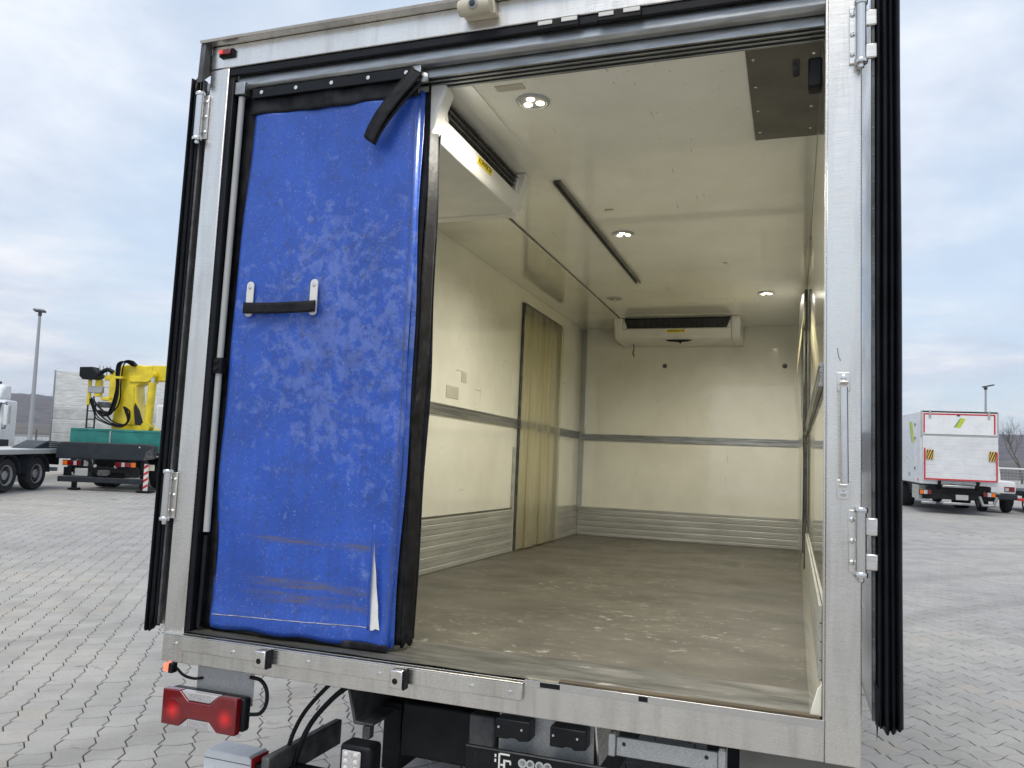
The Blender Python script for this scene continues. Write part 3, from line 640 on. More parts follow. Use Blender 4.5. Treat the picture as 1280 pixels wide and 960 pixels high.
# hinges
def hinge(side, z0, z1):
    s = -1 if side == 'l' else 1; xe = 0 if side == 'l' else 2.60
    xc = xe+s*.012 if side == 'r' else xe-.022
    xc = xe-.004 if side == 'r' else xe-.022
    t = empty('door_hinge'); t.parent = T
    MB().cyl((xc, -.026, z0+.016), (xc, -.026, z1-.016), .0165, 18).build('barrel', M['chrome'], t)
    for za, zb in ((z0, z0+.016), (z1-.016, z1)):
        MB().lathe((xc, -.026, za), (0, 0, 1), [(.020, 0), (.021, .004), (.021, zb-za-.004), (.018, zb-za)], 18).build('collar', M['chrome'], t)
    MB().lathe((xc, -.026, z0-.016), (0, 0, 1), [(.007, 0), (.010, .003), (.010, .0155)], 10).build('pin_end', M['chrome'], t)
    xa = sorted((xc, xc-s*.034)); tb('leaf', 'steel', xa[0], xa[1], -.012, -.0035, z0+.01, z1-.01, parent=t)
    xb = sorted((xc+s*.012, xe+s*.045)) if side == 'r' else sorted((xc-.012, xe-.05))
    for za, zb in ((z0+.02, z0+.07), (z1-.085, z1-.03)): MB().box(xb[0], xb[1], -.018, -.004, za, zb).build('door_leaf', M['steel'], t, .005)
    for k in range(3):
        MB().lathe((xc-s*.025, -.012, z0+.04+k*(z1-z0-.08)/2), (0, -1, 0), [(.008, 0), (.008, .003), (.004, .006)], 10).build('bolt', M['chrome'], t)
for sd_ in 'lr':
    for z0, z1 in ((.437, .645), (2.05, 2.265)): hinge(sd_, z0, z1)
# grab handle on the right post
gh = empty('grab_handle'); gh.parent = T
MB().cyl((2.549, -.045, .715), (2.546, -.045, 1.008), .0125, 20).build('bar', M['chrome'], gh)
for z in (.695, 1.028):
    MB().box(2.529, 2.567, -.009, -.0025, z-.03, z+.03).build('mount', M['steel'], gh, .002)
    MB().lathe((2.548, -.009, z+(.012 if z > .9 else -.012)), (0, -1, 0), [(.010, 0), (.010, .004), (.005, .006)], 12).build('bolt', M['chrome'], gh)
    MB().box(2.535, 2.561, -.056, -.009, z-.008 if z > .9 else z+.010, z-.002 if z > .9 else z+.018).build('clamp', M['steel'], gh, .002)
# scratches / dents on the right post
MB().tube([(2.530, -.0035, 1.135), (2.533, -.0035, 1.11), (2.539, -.0035, 1.095)], .0011, 5).build('scratch', M['grey_dark'], post_r)
# swung-open doors: a slab along each side, layered rubber seals on the hinge edge
def door(side):
    s = 1 if side == 'r' else -1; xe = 2.60 if side == 'r' else 0
    t = empty('rear_door'); t.parent = T; t['label'] = 'rear door swung flat along the outside of the body'
    X = lambda d: xe+s*d
    def bx(name, m, d0, d1, y0, y1, z0, z1, bevel=.002):
        xa = sorted((X(d0), X(d1))); return tb(name, m, xa[0], xa[1], y0, y1, z0, z1, bevel=bevel, parent=t)
    o0 = .036 if side == 'r' else .030
    bx('outer_skin', 'mirror_skin', o0-.003, o0, .012, 1.25, .015, 2.33, bevel=.001)
    bx('core', 'white_gel', o0+.0005, o0+.055, .012, 1.25, .02, 2.33)
    ed = bx('edge_strip', 'grey_dark', o0-.008, o0+.002, -.008, .0115, .02, 2.33)
    rv = MB()
    for k in range(26): rv.lathe((X(o0-.003), -.008, .08+k*.088), (0, -1, 0), [(.004, 0), (.003, .002)], 8)
    rv.build('rivets', M['plate_dark'], ed)['kind'] = 'stuff'
    n = 4
    wd_ = .074/n if side == 'r' else .05/n
    for k in range(n):
        d0 = o0+.003+k*wd_; pr = [.010, .020, .012, .024][k]
        rg = random.Random(k+ord(side)); zb = .012-rg.uniform(0, .02)
        def fn(u, v, d0=d0, pr=pr, zb=zb, k=k):
            ang = math.pi*u; zb2 = zb+.005*math.sin(u*7+k)
            return (X(d0+wd_*(u+.06*math.sin(v*9+k))), .010-(pr+.012)*math.sin(ang)**.6, zb2+v*(2.335-zb2))
        MB().grid(fn, 8, 40).build('seal_lip', M['rubber'], t, solid=.003)
    return t
door('r'); door('l')
# torn flap of seal under the right door
MB().add([(2.634, -.012, .14), (2.652, -.012, .10), (2.640, -.016, -.035), (2.648, -.004, .10)], [(0, 1, 2), (0, 2, 3), (1, 3, 2), (0, 3, 1)]).build('seal_flap', M['rubber'], T)

# below the sill
ul = empty('tail_lamp'); ul.parent = T; ul['label'] = 'red and clear tail lamp on a galvanised bracket'
tb('bracket', 'galv', .14, .412, .052, .057, -.26, -.122, parent=ul)
TLX0, TLX1, TLZ0, TLZ1, TLY = .047, .40, -.352, -.215, -.03
MB().box(TLX0+.004, TLX1+.012, TLY+.035, .05, TLZ0+.004, TLZ1-.003).build('housing', M['blackp'], ul, .012)
xs = [TLX0, TLX0+.085, TLX0+.125, TLX1-.125, TLX1-.085, TLX1]
MB().prism([(xs[0], TLZ0), (xs[1], TLZ0), (xs[2], TLZ0+.036), (xs[3], TLZ0+.036), (xs[4], TLZ0), (xs[5], TLZ0), (xs[5], TLZ1), (xs[4], TLZ1), (xs[3], TLZ1-.036), (xs[2], TLZ1-.036), (xs[1], TLZ1), (xs[0], TLZ1)], 1, TLY, TLY+.034).build('red_lens', M['red_lens'], ul, .005)
for z0, z1, e in ((TLZ1-.034, TLZ1-.001, 1), (TLZ0+.001, TLZ0+.034, -1)):
    poly = [(xs[1]+.002, z1), (xs[4]-.002, z1), (xs[3]-.002, z0), (xs[2]+.002, z0)] if e > 0 else [(xs[2]+.002, z1), (xs[3]-.002, z1), (xs[4]-.002, z0), (xs[1]+.002, z0)]
    o = MB().prism(poly, 1, TLY+.003, TLY+.034).build('clear_lens', M['clear_lens'], ul, .003)
    rb = MB()
    for k in range(12):
        x = xs[2]+k*(xs[3]-xs[2])/12; rb.box(x, x+.006, TLY+.001, TLY+.0025, z0+.004, z1-.004)
    rb.build('lens_ribs', M['clear_lens'], o, smooth=False)
for x in (xs[0]+.055, xs[5]-.048):
    q = MB().lathe((0, 0, 0), (0, -1, 0), [(.045, -.002), (.043, .0006), (.01, .0012)], 28).build('lit_bulb', M['bulb'], ul); q.location = (x, TLY, (TLZ0+TLZ1)/2-.010)
MB().hose([(.395, .052, -.150), (.445, .05, -.155), (.478, .045, -.185), (.485, .04, -.235), (.46, .04, -.275), (.41, .035, -.285)], .0075, 10).build('cable', M['rubber'], ul)
sm = empty('side_marker'); sm.parent = T
MB().box(.022, .048, -.012, .012, -.158, -.128).build('lit_lens', M['orange_lit'], sm, .004)
MB().box(.0485, .07, -.015, .015, -.162, -.124).build('housing', M['blackp'], sm, .003)
MB().hose([(.07, .01, -.145), (.10, .02, -.172), (.135, .04, -.185), (.17, .052, -.18)], .0055, 8).build('cable', M['rubber'], sm)
ug = empty('underrun_guard'); ug.parent = T
GX0, GX1, GZ = .108, .340, -.50
MB().prism([(GX0, GZ-.02), (GX0+.012, GZ), (GX1-.012, GZ), (GX1-.001, GZ-.012), (GX1-.001, GZ-.17), (GX0, GZ-.17)], 1, .17, .285).build('end_block', M['white'], ug, .004)
tb('side_plate', 'red', GX1, GX1+.003, .172, .284, GZ-.168, GZ-.006, parent=ug)
tb('reflector_line', 'grey_dark', GX0+.002, GX1-.003, .1685, .1698, GZ-.034, GZ-.031, parent=ug)
tb('cross_beam', 'dark', .341+.004, 2.3, .19, .28, GZ-.15, GZ-.03, parent=ug)
tb('support_arm', 'grey_dark', .452, .487, .08, .62, -.56, -.452, parent=T, bevel=.006)
tb('support_arm', 'dark', 2.1, 2.14, .08, .62, -.56, -.452, parent=T, bevel=.006)
# bracket with work lamp
br = MB().prism([(.800, -.122), (.812, -.122), (.852, -.262), (.925, -.262), (.925, -.272), (.844, -.274)], 1, .09, .40).build('sill_bracket', M['grey_dark'], T, .003)
wl_ = empty('work_lamp'); wl_.parent = T; wl_['label'] = 'square LED work lamp hanging under the sill'
tb('stem', 'grey_dark', .885, .917, .085, .12, -.318, -.274, parent=wl_, bevel=.003)
MB().box(.830, .962, .02, .11, -.455, -.322).build('housing', M['blackp'], wl_, .016, seg=3)
MB().box(.848, .925, .008, .0195, -.440, -.340).build('lens', M['clear_lens'], wl_, .006)
for i in range(2):
    for j in range(4): MB().lathe((.866+i*.040, .0075, -.428+j*.025), (0, -1, 0), [(.010, 0), (.007, .002), (.002, .003)], 12).build('led_cup', M['whitep'], wl_)
# galvanised electrics panel with two plate lamps
gp = tb('lamp_panel', 'galv', 1.438, 1.778, .062, .068, -.262, -.122, bevel=.001)
MB().prism([(1.779, -.122), (1.785, -.122), (1.80, -.265), (1.794, -.265)], 1, .055, .30).build('panel_flange', M['steel'], gp)
for x in (1.445, 1.640):
    o = MB().prism([(x, -.140), (x+.125, -.140), (x+.125, -.202), (x+.085, -.208), (x+.075, -.200), (x+.055, -.200), (x+.045, -.205), (x, -.205)], 1, .0, .061).build('plate_lamp', M['blackp'], gp, .004)
    for q in (.012, .095): MB().lathe((x+q, 0, -.168), (0, -1, 0), [(.005, 0), (.004, .002)], 8).build('screw', M['chrome'], o)
pf = empty('plate_holder'); pf.parent = T; pf['label'] = 'empty black number plate holder with slots'
PZ = -.238
MB().box(1.345, 1.885, -.012, .002, PZ-.125, PZ).build('plate', M['blackp'], pf, .004)
MB().box(1.345, 1.885, -.0135, -.0125, PZ-.006, PZ-.001).build('top_lip', M['grey_dark'], pf, .0004)
mk_ = MB()
for x, w, z, h in ((1.452, .006, -.016, .010), (1.452, .006, -.032, .010), (1.466, .006, -.012, .050), (1.472, .034, -.010, .006), (1.474, .010, -.045, .006), (1.484, .007, -.030, .036), (1.492, .018, -.030, .006), (1.506, .006, -.034, .010), (1.456, .026, -.068, .008), (1.500, .04, -.074, .012), (1.66, .035, -.030, .008), (1.70, .012, -.032, .008)):
    mk_.box(x, x+w, -.0135, -.0122, PZ+z-h, PZ+z)
mk_.build('white_print', M['whitep'], pf, smooth=False)['kind'] = 'stuff'
for x in (1.552, 1.580, 1.612, 1.640):
    MB().lathe((x, -.0125, PZ-.032), (0, -1, 0), [(.015, 0), (.015, .002), (.009, .002), (.009, 0)], 16).build('clip_ring', M['greyp'], pf)
sl_ = MB()
for x, w, z, h in ((1.356, .014, -.022, .02), (1.356, .014, -.055, .02), (1.378, .012, -.018, .045), (1.398, .040, -.020, .030), (1.40, .036, -.062, .006), (1.54, .116, -.012, .004)):
    sl_.box(x, x+w, -.0132, -.0122, PZ+z-h, PZ+z)
sl_.build('slots', M['dark'], pf, smooth=False)['kind'] = 'stuff'
al = empty('step_profile'); al.parent = T
MB().prism([(.03, -.150), (.045, -.150), (.045, -.192), (.06, -.205), (.20, -.205), (.20, -.21), (.03, -.21)], 0, 1.86, 2.185).build('profile', M['galv'], al, .003)
for x in (1.834, 2.186): tb('end_stop', 'galv', x, x+.024, .02, .09, -.212, -.140, parent=al, bevel=.004)
for x in (1.885, 2.15): MB().lathe((x, .030, -.170), (0, -1, 0), [(.007, 0), (.006, .001)], 10).build('hole', M['ink'], al)
tb('rear_panel', 'plate_dark', 2.25, 2.585, .04, .05, -.40, -.1225, bevel=.002)
# chassis: rails, cross members, tank, mud flaps, axle and wheels
for x in (.86, 1.66): tb('chassis_rail', 'dark', x, x+.08, .30, 5.9, -.50, -.24, bevel=.006)
for y in (.42, 1.5, 3.4): tb('cross_member', 'dark', .942, 1.658, y, y+.08, -.46, -.28, bevel=.005)
for k in range(9): tb('floor_bearer', 'dark', .02, 2.58, .45+k*.62, .51+k*.62, -.19, -.101, bevel=.003)
tb('dark_back_panel', 'dark', .99, 1.40, .20, .40, -.40, -.20, bevel=.01)  # dark block added so that the space under the body looks dark
MB().cyl((1.02, .30, -.33), (1.42, .30, -.33), .07, 20).build('air_reservoir', M['dark'], T)
tb('valve_block', 'grey_dark', 1.30, 1.40, .12, .19, -.30, -.18, bevel=.008)
tb('side_guard', 'dark', .06, .10, 3.3, 5.6, -.75, -.45, bevel=.01); tb('side_guard', 'dark', 2.50, 2.54, 3.3, 5.6, -.75, -.45, bevel=.01)
for k, (x, z) in enumerate(((.70, -.20), (.66, -.17))):
    MB().hose([(.80, .30, -.16+k*.01), (x, .30, z), (x-.08, .28, z-.07), (x-.16, .26, z-.18), (x-.20, .24, z-.32), (x-.22+.02*k, .24, z-.50)], .011-.002*k, 10).build('hose', M['rubber'], T)
tb('mud_flap', 'rubber', .10, .62, 1.85, 1.86, -.85, -.25); tb('mud_flap', 'rubber', 1.98, 2.50, 1.85, 1.86, -.85, -.25)
def gz(x, y):      # paving height in the truck frame
    return CT.z+(-HC-GN.x*(x-CT.x)-GN.y*(y-CT.y))/GN.z
def wheel(parent, x, y, z, w, r, out, name='wheel'):
    t = empty(name); t.parent = parent; t.location = (x, y, z)
    MB().lathe((0, 0, 0), (out, 0, 0), [(r*.60, -w/2), (r*.93, -w/2), (r*.99, -w*.36), (r, -w*.2), (r, w*.2), (r*.99, w*.36), (r*.93, w/2), (r*.62, w/2), (r*.58, w*.3)], 40).build('tyre', M['tyre'], t)
    MB().lathe((0, 0, 0), (out, 0, 0), [(r*.60, w*.30), (r*.60, w*.49), (r*.56, w*.49), (r*.52, w*.2), (r*.30, w*.12), (r*.26, w*.35), (r*.12, w*.36)], 32).build('rim', M['rim'], t)
    h = MB()
    for k in range(8):
        tt = 2*math.pi*k/8; h.lathe((out*w*.15, math.cos(tt)*r*.42, math.sin(tt)*r*.42), (out, 0, 0), [(r*.055, 0), (r*.05, w*.06)], 10)
    h.build('hand_holes', M['ink'], t)
    return t
for y in (2.45, 5.4):
    for x, out in ((.16, -1), (.46, -1), (2.14, 1), (2.44, 1)):
        if y > 5 and x in (.46, 2.14): continue
        wheel(T, x, y, gz(x, y)+.475, .27, .48, out)
MB().cyl((.3, 2.45, gz(1.3, 2.45)+.475), (2.3, 2.45, gz(1.3, 2.45)+.475), .08, 16).build('axle', M['dark'], T)

# ------------------------------------------------------------------ blue folding curtain in the left half of the opening
Cn = empty('folding_curtain'); Cn.matrix_world = TRUCK_M @ Matrix.Translation((.57, .06, .004))
tag(Cn, 'worn blue tarpaulin folding curtain hanging in the open truck doorway, torn near its bottom', 'curtain')
CI = Matrix.Translation((-.57, -.06, -.004))
def cb(mb, name, m, parent=None, **kw):
    mb.v = [tuple(CI @ Vector(v)) for v in mb.v] if (parent in (None, Cn)) else [tuple(CI @ Vector(v)) for v in mb.v]
    return mb.build(name, M[m], parent or Cn, **kw)
def wob(x, z):
    return .008*math.exp(-((x-.55)/.3)**2)*math.sin(z*3.1+.5)+.0035*math.sin(x*40+math.sin(z*3))*math.exp(-((2.2-z)/.55)**2)+.004*math.sin((x+z*.7)*17)*math.exp(-((z-.35)/.35)**2)+.006*math.sin(x*9+z*2.1)+.004*math.sin(z*6.3+x*4)+.003*math.sin(x*23+z*11)*(.3+.7*math.exp(-((z-.9)/.7)**2))
def lx(z): return .196-.012*math.sin(z*2.2)-.012*(1-z/2.2)
def rx(z): return .978+.012*math.sin(z*1.5)
def panel(u, v):
    z = .022+v*2.162; x = lx(z)+(rx(z)-lx(z))*u
    y = .050+.02*u+wob(x, z)-.010*math.exp(-((z-.06)/.05)**2)
    edge = max(0, (u-.965)/.035)
    return (x, y+edge**2*.018, z-(.004 if v < .01 else 0)*math.sin(u*20))
blue_p = cb(MB().grid(panel, 60, 110), 'tarpaulin', 'tarp', solid=.004)
blue_p['label'] = 'faded blue tarpaulin panel'
# second and third folds behind the right edge
def fold(x0, x1, y0, y1, z0, z1, name, m, k):
    def fn(u, v):
        z = z0+v*(z1-z0); w = .006*math.sin(z*4+k*2)+.004*math.sin(z*9+k)
        return (x0+(x1-x0)*u+w*.5+.009*math.sin(z*1.5)*(.4 if k > 2 else 1), y0+(y1-y0)*u+w*.5, z+(.008*math.sin(u*9+k) if v < .02 else 0))
    return cb(MB().grid(fn, 8, 60), name, m, solid=.006)
fold(.62, .972, .100, .092, .025, 2.19, 'back_fold', 'tarp', 1)
fold(.972, .986, .092, .108, .022, 2.21, 'back_fold', 'tarp', 2)
fold(.70, 1.000, .15, .132, .030, 2.22, 'black_fold', 'fabric', 3)
fold(1.000, 1.014, .132, .20, .022, 2.25, 'black_fold', 'fabric', 4)
fold(.30, 1.02, .225, .215, .03, 2.24, 'black_fold', 'fabric', 5)
# black border left and top, bolted top bar
def bl(u, v):
    z = .012+v*2.245; w = .012*math.sin(z*3.1+1)+.006*math.sin(z*8)
    return (lx(z)+.006-(.095+w*.5)*(1-u), .062+.005*math.sin(z*5+u*3)+.012*(1-u), z)
cb(MB().grid(bl, 6, 70), 'side_border', 'fabric', solid=.004)
def bt(u, v):
    x = .185+u*.79; z = 2.172+v*.081+.004*math.sin(u*9)*(1-v)
    return (x, .050+.02*u+wob(x, z)-.006-.004*math.sin(x*14+v), z)
cb(MB().grid(bt, 40, 5), 'top_border', 'fabric', solid=.004)
def bb(u, v):
    x = .18+u*.80; return (x, .066+.004*math.sin(x*12), .006+v*.03)
cb(MB().grid(bb, 40, 3), 'bottom_border', 'fabric', solid=.004)
bar = cb(MB().box(.196, .965, .036, .048, 2.240, 2.284), 'top_bar', 'blackp', bevel=.003)
for k in range(5):
    cb(MB().lathe((.245+k*.172, .036, 2.263), (0, -1, 0), [(.0085, 0), (.0085, .002), (.004, .003)], 12), 'bolt', 'chrome', bar)
ro = cb(MB().box(.955, .995, .040, .075, 2.225, 2.29).cyl((.975, .03, 2.245), (.975, .08, 2.245), .014), 'roller', 'alu', bevel=.003)
cb(MB().lathe((1.01, .05, 2.235), (0, -1, 0), [(.02, 0), (.02, .012), (.008, .016)], 14), 'roller', 'alu')
# hanging strap: a doubled loop of black webbing
def strap(u, v):
    t = v; x = .985-.185*t-.022*math.sin(t*3); z = 2.262-.275*t-.02*math.sin(t*math.pi); y = .030-.030*math.sin(t*math.pi*.8)
    return (x+(u-.5)*.050, y+.004*math.sin(u*5), z-(u-.5)*.034)
cb(MB().grid(strap, 4, 24), 'strap', 'fabric', solid=.004)
def strap2(u, v):
    p = strap(u, v); return (p[0]+.012*(1-v)+.004, p[1]+.014*(1-v)+.006, p[2]-.006)
cb(MB().grid(strap2, 4, 24), 'strap', 'fabric', solid=.004)
# hand loop with two white tabs
hl = empty('hand_loop'); hl.parent = Cn
for x in (.270, .578):
    n = 12; poly = [(x-.017, 1.315)]+[(x+.017*math.cos(math.pi*(1-k/n)), 1.418+.017*math.sin(math.pi*k/n)) for k in range(n+1)]+[(x+.017, 1.315)]+[(x+.017*math.cos(math.pi*k/n), 1.300-.012*math.sin(math.pi*k/n)) for k in range(n+1)]
    o = cb(MB().prism(poly, 1, .028, .034), 'tab', 'whitep', hl, bevel=.001)
    cb(MB().lathe((x, .028, 1.412), (0, -1, 0), [(.0085, 0), (.0085, .002), (.004, .003)], 12), 'rivet', 'chrome', hl)
def loop(u, v):
    x = .250+u*.345; return (x, .020-.008*math.sin(u*math.pi), 1.300+.046*v+.006*math.sin(u*math.pi)*(-1)+.012*u*0)
cb(MB().grid(loop, 24, 4), 'webbing', 'fabric', hl, solid=.005)
# tear showing the white lining, its lifted edge, hem stitching
tear = [(.905, .478), (.910, .43), (.915, .40), (.919, .36), (.930, .29), (.933, .255), (.945, .18), (.948, .14), (.956, .093), (.940, .096), (.928, .089), (.912, .090), (.910, .15), (.907, .20), (.909, .28), (.905, .34), (.907, .42)]
cb(MB().prism([(x, z) for x, z in tear], 1, .0385, .0405), 'torn_lining', 'foam')
cb(MB().grid(lambda u, v: (.905+u*.012+v*.0, .0375-.012*u*math.sin(v*3.1), .09+v*.39), 2, 16), 'torn_edge', 'tarp', solid=.002)
cb(MB().tube([(q[0], q[1]-.003, q[2]+.0006*math.sin(k*1.7)) for k in range(31) for q in [panel(.01+k*.031, .024+.0003*k)]], .0017, 5), 'hem_stitch', 'thread')
cb(MB().tube([(q[0]+.0015*math.sin(k*2.3), q[1]-.0022, q[2]) for k in range(61) for q in [panel(.985, .03+k*.0155)]], .0016, 5), 'edge_stitch', 'plate_dark')

# ------------------------------------------------------------------ vehicles in the yard
def sub(parent):
    def b(name, m, x0, x1, y0, y1, z0, z1, bevel=.01): return box(name, M[m], parent, x0, x1, y0, y1, z0, z1, bevel)
    return b
# crane truck with a teal bed
K = empty('crane_truck', (-17.07, 16.1, 0), R(17))
tag(K, 'flatbed truck with teal side boards and a folded yellow loading crane', 'truck')
b = sub(K)
for x in (-.55, .40): b('chassis_rail', 'dark', x, x+.1, .2, 7.2, .62, .92)
ub = b('underrun_bar', 'anthracite', -1.52, 1.09, -.06, .10, .24, .40, .02)
tp = MB().prism([(-1.60, .93), (1.10, .95), (1.40, 1.02), (1.44, 1.40), (1.25, 1.45), (-1.45, 1.44), (-1.60, 1.36)], 1, -.10, .12).build('tail_panel', M['anthracite'], K, .03)
MB().prism([(1.12, .96), (1.43, 1.02), (1.40, 1.36), (1.18, 1.20)], 1, -.115, -.102).build('panel_edge', M['grey_dark'], tp, .006)
for x in (1.00, 1.02): b('panel_bolt', 'whitep', x-.05, x-.01, -.108, -.1005, 1.33, 1.37, .003) if x == 1.0 else None
b('tailboard', 'teal', -1.45, 1.33, .38, .42, 1.30, 1.85, .006); b('board_rim', 'teal', -1.46, 1.34, .365, .435, 1.79, 1.86, .008)
b('latch', 'greyp', -.24, -.20, .36, .379, 1.38, 1.80, .004)
for x in (-1.49, 1.40): b('side_board', 'teal', x, x+.05, .38, 5.0, 1.15, 1.86, .008)
b('corner_post', 'teal', 1.33, 1.40, .36, .44, 1.15, 1.88, .008)
b('bed_floor', 'dark', -1.44, 1.40, .42, 5.0, 1.10, 1.20)
for x0, seq in ((-1.39, ('orange_lens', 'red_lens', 'clear_lens', 'red_lens')), (.24, ('red_lens', 'clear_lens', 'red_lens', 'orange_lens'))):
    t = b('tail_lamp', 'blackp', x0-.01, x0+.61, -.05, .03, .73, .89, .01)
    ws = {'orange_lens': .15, 'red_lens': .19, 'clear_lens': .10}; x = x0
    for n_ in seq:
        w = ws[n_] if not (n_ == 'red_lens' and x > x0+.35) else .12
        box(n_, M[n_], t, x, x+w-.004, -.062, -.051, .745, .875, .004); x += w
b('crossbeam', 'dark', -1.3, 1.2, .04, .12, .55, .72)
MB().lathe((.85, .0, .60), (0, -1, 0), [(.16, 0), (.16, .05), (.12, .06), (.10, .03)], 24).build('exhaust_end', M['dark'], K)
for x in (-.42, .22): MB().lathe((x, .03, .74), (0, -1, 0), [(.05, 0), (.045, .03), (.02, .035)], 14).build('work_lamp', M['clear_lens'], K)
MB().prism([(-.35, .50), (-.28, .44), (-.02, .44), (.06, .50), (.06, .62), (-.3, .62)], 1, -.02, .05).build('tow_coupling', M['grey_dark'], K, .02)
b('drawbar_plate', 'greyp', -1.02, -.62, -.02, .02, .42, .66, .03)
b('plate_carrier', 'blackp', -1.36, -1.12, -.03, .02, .42, .68)
ps = b('stabiliser_post', 'dark', .98, 1.09, .02, .25, .08, .95)
n = 8
mb0 = b('hazard_strip', 'whitep', 1.10, 1.24, .0, .02, .06, .86, .002)
for k in range(4):
    z = .10+k*.20; MB().prism([(1.101, z), (1.239, z+.09), (1.239, z+.17), (1.101, z+.08)], 1, -.004, -.0005).build('red_stripe', M['red'], mb0)
b('stabiliser_foot', 'dark', .92, 1.34, -.08, .32, .0, .05); b('stabiliser_foot', 'dark', -1.20, -.92, -.02, .2, .0, .06); b('stabiliser_leg', 'dark', -1.12, -1.00, .02, .14, .06, .30)
b('mirror_plate', 'creamp', 1.22, 1.40, .03, .05, .66, .84)
for y in (1.75, 5.9):
    for x, o_ in ((-1.12, -1), (1.10, 1), (.76, 1), (-.78, -1)):
        if y > 5 and x in (.76, -.78): continue
        wheel(K, x, y, .50, .30, .50, o_)
cab = MB().prism([(5.1, .9), (7.0, .9), (7.05, 1.9), (6.75, 2.75), (5.1, 2.8)], 0, -1.2, 1.2).build('cab', M['white'], K, .06)
MB().prism([(6.98, 1.75), (7.08, 1.75), (6.86, 2.6), (6.76, 2.6)], 0, -1.05, 1.05).build('windscreen', M['glass'], cab)
for x in (-1.206, 1.196): box('side_window', M['glass'], cab, x, x+.01, 5.9, 6.7, 1.8, 2.5, .0)
# crane
CY0, CY1 = 2.0, 2.55
col_ = MB().prism([(-1.10, 1.2), (.34, 1.2), (.32, 1.88), (.10, 1.98), (-.12, 2.25), (-.30, 2.75), (-.36, 3.30), (-.20, 3.38), (.1, 3.42), (.1, 3.98), (-.62, 4.0), (-.90, 3.96), (-1.04, 3.80), (-1.06, 3.2), (-1.05, 2.75), (-1.08, 2.40), (-1.12, 2.0)], 1, CY0, CY1).build('crane_column', M['crane'], K, .03)
MB().prism([(-.32, 2.02), (-.02, 2.02), (-.20, 2.5), (-.36, 2.75), (-.40, 2.6)], 1, CY0-.012, CY0-.002).build('recess', M['ink'], col_)
MB().prism([(-.78, 2.02), (-.34, 2.02), (-.40, 2.5), (-.44, 3.3), (-.76, 3.3), (-.80, 2.6)], 1, CY0-.03, CY0-.002).build('web_plate', M['crane'], col_, .015)
bm_ = MB().prism([(.0, 3.46), (3.2, 3.62), (3.2, 4.02), (.0, 4.0)], 1, CY0+.05, CY1-.05).build('boom', M['crane'], K, .03)
MB().prism([(-.60, 3.42), (.0, 3.44), (.30, 3.62), (.30, 3.78), (.06, 3.80), (-.12, 3.62), (-.60, 3.62)], 1, CY0-.05, CY0-.004).build('lug_plate', M['crane'], bm_, .01)
cy_ = MB().cyl((.16, CY0-.1, 1.95), (.22, CY0-.1, 3.42), .125, 20).build('lift_cylinder', M['crane'], K)
MB().cyl((.22, CY0-.1, 3.42), (.225, CY0-.1, 3.62), .07, 16).build('rod', M['chrome'], cy_)
MB().lathe((.225, CY0-.26, 3.66), (0, 1, 0), [(.09, 0), (.09, .28), (.05, .30)], 18).build('pin', M['crane'], cy_)
MB().lathe((.16, CY0-.28, 1.97), (0, 1, 0), [(.15, 0), (.15, .30), (.05, .32)], 18).build('pin', M['crane'], cy_)
for k in range(16):
    rg = random.Random(k); o_ = rg.uniform(-.08, .08); yq = CY0-.10-rg.uniform(0, .16); e_ = rg.uniform(-.15, .15)
    MB().hose([(-.45+o_, yq+.15, 3.95), (-.60+o_, yq, 4.08+o_*.4), (-.84+o_, yq, 4.02), (-.90+o_, yq, 3.75), (-.88+o_*.5, yq, 3.3), (-.90+o_, yq, 2.9), (-1.02+o_+e_*.4, yq, 2.5+e_), (-1.2+e_, yq, 2.35+e_*.5), (-1.45+e_*.5, yq, 2.45)], .022, 8).build('hydraulic_hose', M['rubber'], K)
for k in range(6):
    rg = random.Random(50+k); e_ = rg.uniform(-.15, .15); yq = CY0-.16-rg.uniform(0, .1)
    MB().hose([(-1.72+e_*.3, yq, 2.85+e_*.4), (-1.60, yq, 2.55+e_), (-1.35+e_, yq, 2.25+e_*.6), (-1.0, yq, 2.05+e_*.5), (-.62, yq, 1.98+e_*.3), (-.45, yq, 2.15), (-.5+e_*.4, yq, 2.45), (-.62, yq, 2.6)], .02, 8).build('hydraulic_hose', M['rubber'], K)
MB().box(-.98, -.70, CY0-.30, CY0-.04, 3.50, 3.58).build('hose_clamp', M['crane'], K, .01)
MB().prism([(-2.12, 3.55), (-2.0, 3.44), (-1.58, 3.46), (-1.48, 3.58), (-1.70, 3.86), (-2.12, 3.84)], 1, CY0-.35, CY0+.1).build('control_box', M['blackp'], K, .02)
va = MB().prism([(-1.95, 2.62), (-1.86, 2.62), (-1.86, 3.44), (-1.95, 3.44)], 1, CY0-.1, CY0).build('console_arm', M['crane'], K, .01)
MB().box(-1.70, -1.50, CY0-.12, CY0+.05, 2.9, 3.45).build('console_post', M['crane'], va, .02)
MB().box(-1.5, -1.08, CY0-.05, CY0+.1, 2.78, 2.90).box(-1.44, -1.18, CY0-.05, CY0+.1, 3.45, 3.62).box(-1.26, -1.02, CY0-.05, CY0+.1, 2.7, 3.75).build('valve_bank', M['crane'], K, .03)
MB().box(-1.90, -1.42, CY0-.16, CY0-.02, 3.02, 3.24).build('terminal_box', M['greyp'], K, .02)
for k in range(4): MB().cyl((-1.62+k*.12, CY0-.02, 3.62), (-1.64+k*.12, CY0-.02, 3.92), .018, 8).build('lever', M['greyp'], K)
MB().hose([(-1.55, CY0-.05, 3.70), (-1.35, CY0-.05, 3.80), (-1.15, CY0-.05, 3.72)], .07, 10).build('motor', M['blackp'], K)
MB().box(-1.62, -1.05, CY0-.06, CY0+.1, 2.55, 2.74).build('valve_block', M['grey_dark'], K, .03)
